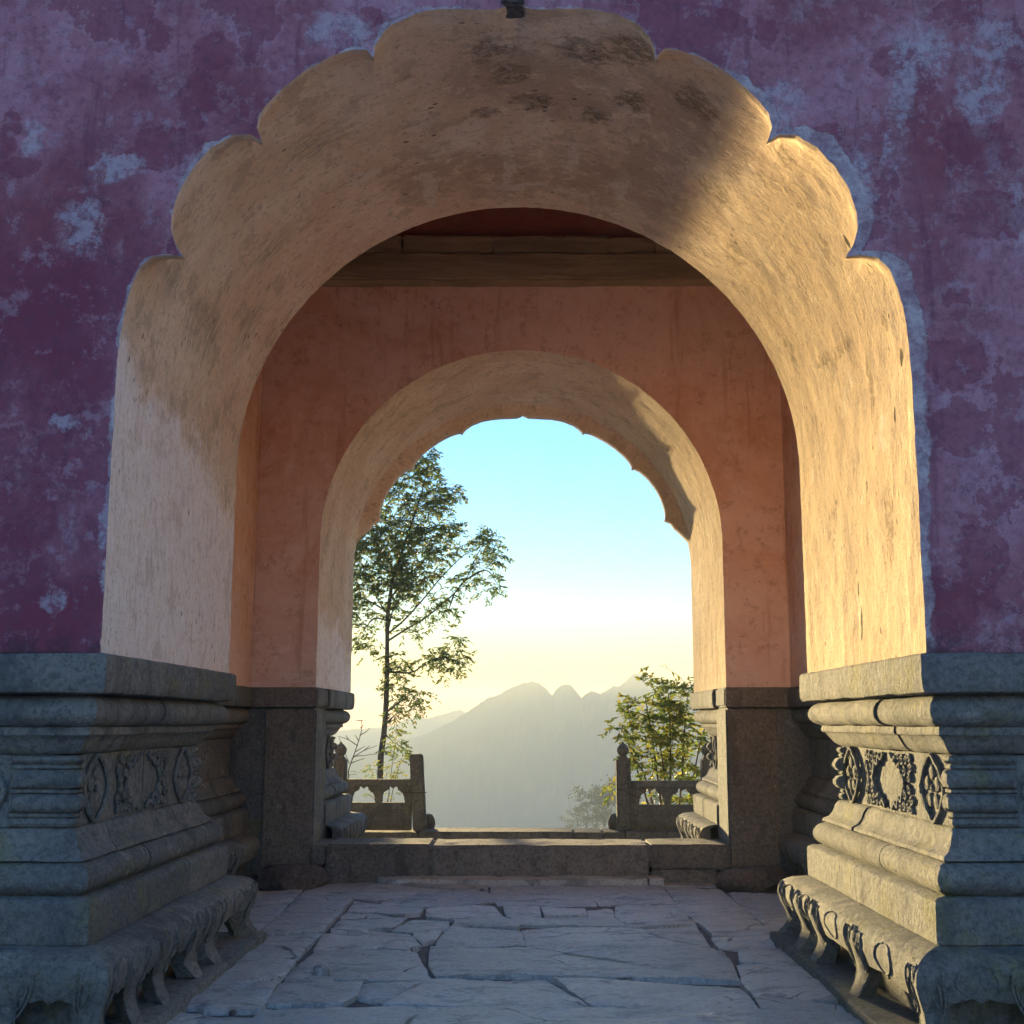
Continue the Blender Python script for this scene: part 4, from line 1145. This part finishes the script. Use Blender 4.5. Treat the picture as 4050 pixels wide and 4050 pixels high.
def balustrade(side, label):
    root = empty("stone_balustrade", (side * 2.2, 15.5, -0.22), label, "balustrade", "stone balustrades at the terrace edge")
    x0, x1 = (-2.76, -1.74) if side < 0 else (1.655, 2.76)
    zt = 0.56 if side < 0 else 0.535
    zb = -0.215
    holes = [cloud_hole(-2.485, 0.205, 0.37, 0.245), cloud_hole(-2.03, 0.205, 0.37, 0.245)] if side < 0 else [cloud_hole(1.975, 0.172, 0.39, 0.245), cloud_hole(2.46, 0.172, 0.38, 0.245)]
    prism_panel("panel", [(x0, zb), (x1, zb), (x1, zt - 0.10), (x0, zt - 0.10)], holes, 15.46, 15.55, M['baluster'], root)
    rough_box("handrail", (x0, 15.43, zt - 0.098), (x1, 15.58, zt), 0.1, M['baluster'], root, 0.005, 260 + side)
    rough_box("panel_frame", (x0 + 0.09, 15.446, zb + 0.06), (x1 - 0.09, 15.459, zb + 0.33), 0.1, M['baluster'], root, 0.003, 265 + side)
    # shaped vase between the openings
    # posts
    if side > 0:
        p1 = rough_box("post", (1.435, 15.40, -0.225), (1.652, 15.61, 0.88), 0.08, M['baluster'], root, 0.006, 270)
        b = MB(); bud_finial(b, (1.545, 15.505, 0.878)); b.build("finial", M['baluster'], p1)
        p2 = rough_box("post", (2.762, 15.40, -0.225), (2.97, 15.61, 0.88), 0.08, M['baluster'], root, 0.006, 271)
        b = MB(); bud_finial(b, (2.866, 15.505, 0.878)); b.build("finial", M['baluster'], p2)
        b = MB(); b.lathe([(0, 0.24), (0.06, 0.22), (0.10, 0.15), (0.11, 0.08), (0.09, 0.0), (0, 0)], (1.42, 15.72, -0.225), 16); b.build("drum_stone", M['baluster'], root)
        b = MB(); b.tube([(1.432, 15.395, 0.42), (1.55, 15.392, 0.39), (1.66, 15.395, 0.33), (1.80, 15.44, 0.27)], 0.007, 6); b.build("wire_tie", M['wire'], root)
    else:
        p1 = rough_box("post", (-0.10, -0.10, 0), (0.10, 0.10, 1.17), 0.07, M['baluster'], None, 0.006, 272)
        p1.location = (-1.605, 15.5, -0.225); p1.rotation_euler = (0, math.radians(-3.6), 0)
        p1.parent = root; p1.matrix_parent_inverse = Matrix.Translation(-Vector(root.location))
        p1['label'] = "leaning stone post without a finial, lashed with wire"
        p2 = rough_box("post", (-2.95, 15.40, -0.225), (-2.765, 15.61, 0.88), 0.08, M['baluster'], root, 0.006, 273)
        b = MB(); bud_finial(b, (-2.86, 15.505, 0.878)); b.build("finial", M['baluster'], p2)
        b = MB(); b.lathe([(0, 0.24), (0.06, 0.22), (0.10, 0.15), (0.11, 0.08), (0.09, 0.0), (0, 0)], (-1.50, 15.74, -0.225), 16); b.build("drum_stone", M['baluster'], root)
        b = MB(); b.tube([(-1.90, 15.43, 0.365), (-1.74, 15.40, 0.36), (-1.62, 15.385, 0.358), (-1.50, 15.40, 0.362)], 0.008, 6); b.build("wire_tie", M['wire'], root)
balustrade(-1, "grey stone balustrade whose end post leans, wired to its panel")
balustrade(1, "grey stone balustrade with upright bud-topped post, before the yellowing bush")

# ------------------------------------------------------------------ plants
def leaf_mesh(name, base, axis, length, width, mat, parent, fold=0.25, up=None):
    n = len(base)
    axis = axis / (np.linalg.norm(axis, axis=1, keepdims=True) + 1e-9)
    r = RNG.normal(size=(n, 3))
    side = np.cross(axis, r); side /= np.linalg.norm(side, axis=1, keepdims=True) + 1e-9
    nrm = np.cross(side, axis)
    l = length[:, None]; w = width[:, None]
    mid = base + axis * l * 0.45 - nrm * 0
    V = np.stack([base, mid + side * w * 0.5 + nrm * w * fold, base + axis * l, mid - side * w * 0.5 + nrm * w * fold], 1).reshape(-1, 3)
    i = np.arange(n) * 4
    F = np.concatenate([np.stack([i, i + 1, i + 2], -1), np.stack([i, i + 2, i + 3], -1)])
    me = bpy.data.meshes.new(name)
    me.vertices.add(len(V)); me.vertices.foreach_set('co', V.ravel().astype(np.float32))
    me.loops.add(len(F) * 3); me.loops.foreach_set('vertex_index', F.ravel().astype(np.int32))
    me.polygons.add(len(F)); me.polygons.foreach_set('loop_start', np.arange(0, len(F) * 3, 3, dtype=np.int32))
    me.update(calc_edges=True)
    me.materials.append(mat)
    o = bpy.data.objects.new(name, me); COL.objects.link(o)
    if parent: attach(o, parent)
    return o

def sprays(clumps, Y, depth, L, leaflets, leaf_len, droop, twig_r, anchor=None):
    """each clump holds twigs of length L that carry paired leaves; returns leaf arrays and twig lines"""
    B, A, LN, tw = [], [], [], []
    for (cx, cz, rx, rz, n) in clumps:
        for k in range(n):
            u = RNG.normal(size=3); u /= np.linalg.norm(u); rr = RNG.random() ** 0.45
            p = np.array([cx + u[0] * rx * rr, Y + u[1] * depth * rr, cz + u[2] * rz * rr])
            out = np.array([u[0], u[1] * 0.8, u[2] * 0.4 + 0.15]) + RNG.normal(size=3) * 0.45
            out /= np.linalg.norm(out)
            l = L * RNG.uniform(0.6, 1.2)
            ts = np.linspace(0, 1, 6)
            line = p + out * l * ts[:, None] + np.array([0, 0, -droop * l]) * (ts ** 2)[:, None]
            tw.append(line)
            for j in range(leaflets):
                t = (j + 1) / leaflets
                q = p + out * l * t + np.array([0, 0, -droop * l * t * t])
                for sd in (-1, 1):
                    sidev = np.cross(out, [0, 0, 1]) + RNG.normal(size=3) * 0.25
                    sidev /= np.linalg.norm(sidev) + 1e-9
                    a = out * 0.55 + sd * sidev * 0.8 + np.array([0, 0, -0.35 - droop * 0.3]) + RNG.normal(size=3) * 0.2
                    B.append(q); A.append(a); LN.append(leaf_len * RNG.uniform(0.65, 1.25))
    return np.array(B), np.array(A), np.array(LN), tw

CL = [(-4.18,12.23,0.44,0.56,26),(-4.67,11.56,0.56,0.48,24),(-3.68,11.05,0.72,0.4,26),(-3.02,10.8,0.4,0.32,12),(-5.39,10.89,0.64,0.56,34),(-4.32,10.38,0.88,0.48,34),(-3.67,10.38,0.56,0.32,14),(-6.1,9.39,0.72,0.64,36),(-5.04,9.39,0.88,0.64,50),(-3.82,9.3,0.8,0.56,36),(-3.0,9.39,0.4,0.48,14),(-6.57,8.4,0.48,0.64,26),(-5.59,8.4,0.88,0.56,46),(-4.46,8.4,0.88,0.64,46),(-3.48,8.4,0.56,0.48,18),(-5.9,7.49,0.88,0.56,38),(-4.93,7.41,0.8,0.48,34),(-4.12,7.49,0.48,0.4,14),(-6.7,7.0,0.48,0.64,22),(-5.48,6.68,0.72,0.56,28),(-4.76,6.76,0.48,0.4,14),(-6.76,5.86,0.4,0.64,20),(-6.03,5.86,0.48,0.48,14),(-6.73,4.89,0.36,0.56,16),(-6.48,4.33,0.28,0.4,8),(-7.2,9.0,0.7,0.8,40),(-7.3,7.6,0.6,0.8,36),(-7.4,6.2,0.5,0.7,22),(-6.4,10.4,0.6,0.5,24),(-1.62,8.89,0.48,0.4,22),(-2.02,8.64,0.48,0.4,16),(-1.29,8.31,0.32,0.48,16),(-1.69,7.74,0.56,0.4,18),(-1.2,7.08,0.32,0.32,10),(-1.77,6.84,0.32,0.24,6),(-2.34,7.41,0.32,0.4,10),(-2.82,7.16,0.4,0.4,10),(-3.38,6.51,0.48,0.32,12),(-3.78,6.02,0.48,0.32,10),(-4.34,5.78,0.48,0.32,9),(-3.29,5.94,0.4,0.24,7),(-4.9,5.46,0.4,0.32,8),(-2.96,4.81,0.32,0.48,12),(-3.35,4.17,0.56,0.32,16),(-3.83,3.93,0.48,0.32,12),(-2.95,3.85,0.48,0.32,14),(-2.71,4.09,0.24,0.32,8),(-3.27,3.45,0.32,0.24,6),(-4.39,3.77,0.32,0.24,5),(-4.73,5.05,0.32,0.24,5),(-4.25,5.05,0.32,0.16,4),(-5.35,3.93,0.32,0.48,14),(-5.42,3.37,0.32,0.48,14),(-5.03,3.53,0.4,0.32,8),(-5.41,2.73,0.32,0.48,14),(-4.69,2.42,0.48,0.32,16),(-4.29,2.58,0.32,0.32,8),(-5.0,1.94,0.4,0.32,10),(-5.39,1.78,0.24,0.4,8),(-5.37,0.68,0.32,0.4,8),(-5.21,0.21,0.4,0.32,8),(-4.36,1.94,0.24,0.2,4)]
TR = [(-5.95,-6.0),(-5.9,-3.0),(-5.87,-0.25),(-5.86,0.21),(-5.78,1.0),(-5.72,2.18),(-5.69,3.37),(-5.68,4.57),(-5.69,5.62),(-5.64,6.43),(-5.5,7.41),(-5.19,8.4),(-4.8,9.55),(-4.41,10.72),(-4.18,11.73),(-4.1,12.23)]
BR = [[(-5.65,4.73),(-4.89,5.22),(-4.1,5.7),(-3.14,6.51),(-2.5,7.25),(-2.18,7.98),(-1.78,8.73),(-1.46,9.14)],[(-5.63,5.05),(-5.06,5.54),(-4.27,6.43),(-3.55,7.33),(-2.67,8.23),(-2.02,8.56)],[(-5.66,5.22),(-5.47,6.02),(-5.08,6.51)],[(-5.69,5.78),(-6.21,6.59),(-6.56,7.82)],[(-5.64,6.43),(-4.77,7.49),(-3.97,8.23)],[(-5.42,7.57),(-6.08,8.56),(-6.42,9.22)],[(-4.96,9.06),(-3.98,9.39),(-3.09,9.55)],[(-4.72,9.88),(-5.39,10.72)],[(-4.41,10.72),(-3.68,11.05),(-2.94,10.8)],[(-5.69,3.45),(-5.02,3.41),(-4.55,3.49),(-4.07,3.85),(-3.35,4.17),(-2.96,4.73)],[(-3.51,4.09),(-2.87,3.85)],[(-5.71,1.78),(-5.08,2.26),(-4.53,2.58)],[(-5.74,1.31),(-5.31,1.71),(-5.0,1.86)],[(-5.69,4.01),(-5.36,4.17)],[(-5.69,5.54),(-6.27,5.62),(-6.74,5.05)],[(-5.78,1.0),(-5.29,0.61)],[(-2.98,6.68),(-3.29,5.94)],[(-2.5,7.25),(-1.69,7.66),(-1.2,7.08)],[(-5.5,7.4),(-6.4,8.1),(-7.3,8.9)],[(-5.69,5.9),(-6.6,6.4),(-7.4,6.6)]]
TY = 40.0
tree = empty("tall_tree", (-5.95, TY, -6.0), "tall slender broadleaf tree against the sunrise glow, beyond the left balustrade", "tree")
b = MB()
tl = catmull([(x, TY + 0.15 * math.sin(z), z) for x, z in TR], 4)
b.tube(tl, np.interp(tl[:, 2], [-6, 0, 5, 9, 12.3], [0.17, 0.125, 0.085, 0.055, 0.015]), 8); b.build("trunk", M['bark'], tree)
for bi, br in enumerate(BR):
    dy = random.uniform(-0.6, 0.6) if bi not in (0, 1) else 0.3 * (bi - 0.5)
    n = len(br)
    pts = catmull([(x, TY + dy * i / (n - 1), z) for i, (x, z) in enumerate(br)], 5)
    b = MB(); b.tube(pts, np.linspace(0.042, 0.010, len(pts)), 6); b.build("branch", M['bark'], tree)
lb, la, ll, tw = sprays([(x, z, rx, rz, int(n * (2.4 if x < -3.4 and z > 6.5 else 1.6))) for x, z, rx, rz, n in CL], TY, 0.7, 0.42, 4, 0.22, 0.35, 0.004)
leaf_mesh("crown", lb, la, ll, ll * 0.34, M['leaf_tall'], tree)
b = MB()
for line in tw: b.tube(line[::2], [0.007, 0.005, 0.003][:len(line[::2])], 3, False)
tag(b.build("twigs", M['bark'], tree), kind='stuff')

CB = [(2.19,2.11,0.21,0.09,10),(2.42,2.04,0.21,0.14,18),(2.67,2.0,0.21,0.14,18),(2.82,1.91,0.14,0.18,16),(1.95,1.79,0.14,0.09,9),(2.18,1.73,0.21,0.14,18),(2.45,1.73,0.21,0.16,26),(2.73,1.68,0.21,0.16,26),(1.79,1.55,0.16,0.11,10),(1.63,1.36,0.14,0.11,8),(1.95,1.45,0.18,0.14,16),(2.22,1.41,0.21,0.16,26),(2.49,1.41,0.21,0.16,28),(2.77,1.36,0.21,0.18,28),(2.99,1.32,0.14,0.21,14),(1.86,1.23,0.14,0.09,8),(2.08,1.14,0.18,0.14,18),(2.35,1.09,0.21,0.16,26),(2.62,1.05,0.21,0.16,26),(2.9,1.01,0.18,0.18,20),(1.94,0.92,0.14,0.09,8),(2.17,0.83,0.18,0.14,18),(2.44,0.78,0.21,0.14,24),(2.71,0.74,0.21,0.14,24),(2.93,0.71,0.14,0.14,12),(1.94,0.63,0.11,0.09,7),(2.21,0.56,0.18,0.11,14),(2.52,0.51,0.21,0.11,16),(2.79,0.51,0.18,0.11,14),(2.2,0.23,0.11,0.14,9),(2.29,0.09,0.09,0.09,5),(2.68,0.2,0.14,0.14,14),(2.76,0.09,0.11,0.09,9),(1.5,0.38,0.07,0.09,4),(1.55,0.25,0.05,0.09,3),(2.02,1.59,0.14,0.09,8),(2.59,1.55,0.14,0.14,12),(3.2,1.2,0.3,0.3,24),(3.3,0.7,0.3,0.3,24),(3.1,1.8,0.25,0.2,16)]
BY = 17.2
bush = empty("leafy_bush", (2.6, BY, -3.0), "green bush turning yellow behind the right balustrade", "bush")
lb, la, ll, tw = sprays([(x, z, rx, rz, max(2, int(n * (0.75 if x < 2.9 else 0.5)))) for x, z, rx, rz, n in CB], BY, 0.5, 0.24, 4, 0.12, 0.15, 0.003)
leaf_mesh("foliage", lb, la, ll, ll * 0.42, M['leaf_bush'], bush)
b = MB()
for line in tw: b.tube(line[::2], [0.006, 0.004, 0.003], 3, False)
tag(b.build("twigs", M['bark'], bush), kind='stuff')
for (x, z) in ((1.7, 1.3), (2.1, 1.9), (2.5, 2.05), (2.85, 1.9), (2.3, 1.2), (2.75, 1.1), (3.2, 1.5), (1.9, 0.8)):
    pts = catmull([(2.6 + random.uniform(-0.15, 0.15), BY, -3.0), (2.55 + (x - 2.55) * 0.35, BY + random.uniform(-0.2, 0.2), -0.6), (2.55 + (x - 2.55) * 0.75, BY + random.uniform(-0.3, 0.3), z * 0.6), (x, BY, z)], 6)
    b = MB(); b.tube(pts, np.linspace(0.03, 0.006, len(pts)), 6); b.build("stem", M['bark'], bush)
pts = catmull([(2.85, BY, 2.0), (2.74, BY, 2.2), (2.58, BY, 2.32), (2.47, BY, 2.39)], 5)
b = MB(); b.tube(pts, np.linspace(0.006, 0.003, len(pts)), 5); b.build("stem", M['bark'], bush)
lb = np.array([pts[i] for i in (-1, -3, -6, -9)]); leaf_mesh("foliage", lb, np.array([(-1, 0, 0.3), (-0.4, 0, 0.8), (0.3, 0, -0.8), (0.5, 0, -1)]), np.full(4, 0.12), np.full(4, 0.045), M['leaf_bush'], bush)

BS = [[(-3.1,0.39),(-3.09,0.59),(-3.0,0.86),(-2.91,1.17),(-2.89,1.33),(-2.88,1.48)],[(-3.07,0.72),(-3.13,0.82),(-3.27,1.17)],[(-3.03,0.8),(-2.82,0.94),(-2.58,1.03)],[(-3.01,0.84),(-2.89,0.85),(-2.6,0.88)],[(-2.95,1.02),(-3.1,1.13),(-3.29,1.19)],[(-2.9,1.21),(-2.79,1.27),(-2.72,1.34)],[(-2.89,1.33),(-2.83,1.39)],[(-2.98,0.92),(-2.81,1.02)],[(-3.05,0.72),(-2.95,0.76),(-2.82,0.8)],[(-2.82,0.94),(-2.74,1.02)],[(-3.1,1.13),(-3.16,1.21)],[(-2.88,1.46),(-2.98,1.47)],[(-2.93,1.11),(-3.0,1.21)]]
SY = 17.5
shrub = empty("bare_shrub", (-3.1, SY, -3.0), "bare twiggy shrub behind the left balustrade", "shrub")
for i, br in enumerate(BS):
    pts = [(x, SY + random.uniform(-0.1, 0.1), z) for x, z in br]
    if i == 0: pts = [(-3.12, SY, -3.0), (-3.1, SY, -1.0)] + pts
    pts = catmull(pts, 5)
    b = MB(); b.tube(pts, np.linspace(0.016 if i == 0 else 0.009, 0.004, len(pts)), 5); b.build("branch", M['bark'], shrub)
LF = [(-2.78,0.59,0.11,0.08,6),(-2.63,0.57,0.08,0.11,5),(-2.88,0.51,0.11,0.06,4),(-2.32,0.51,0.13,0.08,8),(-2.36,0.72,0.11,0.13,6),(-2.24,0.84,0.13,0.13,7),(-2.16,0.76,0.08,0.13,5),(-2.33,1.17,0.11,0.13,5),(-2.21,1.25,0.08,0.06,3),(-2.37,0.96,0.08,0.13,5),(-2.72,0.15,0.06,0.08,4),(-2.42,0.19,0.11,0.08,4),(-2.4,0.59,0.08,0.08,5)]
sap = empty("sapling", (-2.5, SY + 0.3, -3.0), "sparse small-leaved sapling beside the tall tree's trunk", "sapling")
lb, la, ll, tw = sprays(LF, SY + 0.3, 0.15, 0.16, 4, 0.07, 0.3, 0.003)
leaf_mesh("foliage", lb, la, ll, ll * 0.32, M['leaf_bush'], sap)
for (x, z) in ((-2.3, 1.2), (-2.2, 0.8), (-2.65, 0.6), (-2.4, 0.2), (-2.75, 0.15)):
    pts = catmull([(-2.5, SY + 0.3, -3.0), (-2.48, SY + 0.3, -0.8), (-2.5 + (x + 2.5) * 0.5, SY + 0.3, z * 0.4 - 0.1), (x, SY + 0.3, z)], 6)
    b = MB(); b.tube(pts, np.linspace(0.014, 0.003, len(pts)), 5); b.build("stem", M['bark'], sap)

# ------------------------------------------------------------------ far trees, mountains, valley
def far_tree(x, y, zb, h, w, seed, label, style=0):
    r = empty("far_tree", (x, y, zb), label, "tree", "hazy trees on the slope below the terrace")
    b = MB(); b.tube([(x, y, zb), (x + 0.1 * w, y, zb + h * 0.5), (x, y, zb + h * 0.9)], [0.03 * h, 0.02 * h, 0.008 * h], 6); b.build("trunk", M['bark'], r)
    g = np.random.default_rng(seed)
    n = 1500
    cl = []
    for k in range(16):
        a = g.normal(size=3) * np.array([0.42 * w, 0.42 * w, 0.2 * h]) + np.array([x, y, zb + h * (0.62 if style == 0 else 0.86)])
        cl.append(a)
    cl = np.array(cl)
    p = cl[g.integers(0, 16, n)] + g.normal(size=(n, 3)) * np.array([0.13 * w, 0.13 * w, 0.07 * h if style == 0 else 0.03 * h])
    leaf_mesh("crown", p, g.normal(size=(n, 3)), np.full(n, 0.055 * h), np.full(n, 0.035 * h), M['leaf_far'], r)
FT = [(25.0, 330, -33, 15.5, 9, 0), (30.0, 335, -33, 17, 9, 0), (19.0, 330, -34, 10.0, 6, 1), (15.5, 325, -34.5, 6.5, 6, 0), (35, 340, -34, 15, 9, 0), (22, 333, -36, 9, 7, 0)]
FL = ["hazy round-topped tree, second from the right post", "tallest hazy tree beside the right balustrade post", "small flat-topped pine in the haze", "lowest hazy shrub-like tree at the left of the grove", "hazy tree mostly hidden behind the right post", "short hazy tree in front of the grove"]
for i, (x, y, zb, h, w, st) in enumerate(FT): far_tree(x, y, zb, h, w, 300 + i, FL[i], st)

MAIN = [(-700,-190),(-400,-110),(-250,-55),(-162.1,-24.0),(-128.7,-13.0),(-102.1,0.3),(-79.8,13.6),(-70.9,20.3),(-62.0,25.8),(-53.1,32.5),(-39.6,35.9),(-28.4,42.6),(-17.2,48.2),(-6.0,51.5),(5.3,53.1),(14.3,51.5),(21.0,45.9),(27.7,39.2),(31.7,34.5),(34.5,39.9),(41.2,47.5),(48.0,50.4),(55.8,49.3),(61.4,42.6),(67.0,35.9),(69.4,31.0),(73.7,35.9),(81.6,40.3),(88.3,39.9),(95.0,36.8),(104.1,42.6),(110.9,46.6),(119.9,47.5),(126.6,51.5),(133.5,59.4),(140.3,65.0),(147.1,64.5),(156.0,60.0),(167.1,53.8),(185.1,51.5),(207.4,44.8),(260,30),(360,45),(500,10),(700,20)]
LEFT = [(-900,-60),(-700,-45),(-520,-30),(-400,-22),(-330,-14),(-263.7,-9.1),(-245.7,-7.6),(-230.7,-3.1),(-215.8,5.8),(-197.8,9.7),(-176.7,6.4),(-158.7,11.8),(-137.6,17.8),(-122.6,21.4),(-110.5,18.4),(-95.4,8.8),(-71.2,-3.1),(0,-40),(120,-80)]
def ridge(name, line, Y, slope, seed, step=1.6):
    L = np.array(line, float)
    xs = np.arange(L[0, 0], L[-1, 0], step)
    crest = np.interp(xs, L[:, 0], L[:, 1])
    q = np.stack([xs * 0.35, xs * 0, xs * 0 + seed], -1)
    trees = 0.9 * fbm(q, 3, seed) + 2.2 * np.maximum(0, fbm(q * 2.1, 2, seed + 4))
    # a smoothed crest is what the slopes follow, so that notches do not run all the way down
    k = int(90 / step); ker = np.hanning(2 * k + 1); ker /= ker.sum()
    smooth = np.convolve(np.pad(crest, k, mode='edge'), ker, mode='valid')
    zd = np.linspace(0, 1, 60) ** 1.6
    base = -330.0
    rows = []
    for t in zd:
        c = crest + (smooth - crest) * sstep(0.0, 0.22, t)
        z = c + (base - c) * t + trees * max(0.0, 1 - t * 40)
        off = t * slope
        p = np.stack([xs * 0.016 + 0.006 * off, np.full_like(xs, off * 0.010), np.full_like(xs, seed)], -1)
        gul = 1 - 2 * np.abs(fbm(p, 5, seed + 1))
        amp = min(1, t * 9) * (1 - t)
        z = z + 5 * (gul - 0.6) * amp + 1.5 * fbm(np.stack([xs * 0.2, np.full_like(xs, off * 0.2 + t * 40), xs * 0], -1), 3, seed + 8) * min(1, t * 20)
        rows.append(np.stack([xs, Y - off - 20 * gul * amp, z], -1))
    back = np.stack([xs, np.full_like(xs, Y + 160), np.full_like(xs, base)], -1)
    V = np.stack([back] + rows, 1)
    return tag(mesh_obj(name, V.reshape(-1, 3), grid_faces(len(xs), len(zd) + 1, flip=False), M['forest'], None, 3.14), kind='structure')
ridge("mountain_ridge", MAIN, 1300.0, 230, 3)
ridge("far_mountain_ridge", LEFT, 1750.0, 250, 5, 3)
tag(mesh_obj("valley", [(-2200, 16.3, -4.0), (2200, 16.3, -4.0), (2200, 330, -60), (-2200, 330, -60), (2200, 900, -325), (-2200, 900, -325), (2200, 2300, -325), (-2200, 2300, -325)],
             [(0, 1, 2, 3), (3, 2, 4, 5), (5, 4, 6, 7)], M['forest']), kind='structure')

# ------------------------------------------------------------------ the air
hz = NT("haze_air")
pv = hz.n("ShaderNodeVolumePrincipled")
pv.inputs['Color'].default_value = (0.63, 0.71, 0.72, 1)
pv.inputs['Density'].default_value = HAZE_DENSITY
pv.inputs['Anisotropy'].default_value = -0.05
hz.link(pv.outputs[0], hz.out.inputs['Volume'])
b = MB(); b.box((-2300, -120, -332), (2300, 2400, 68))
o = b.build("haze", hz.m, None, None)
tag(o, kind='stuff')
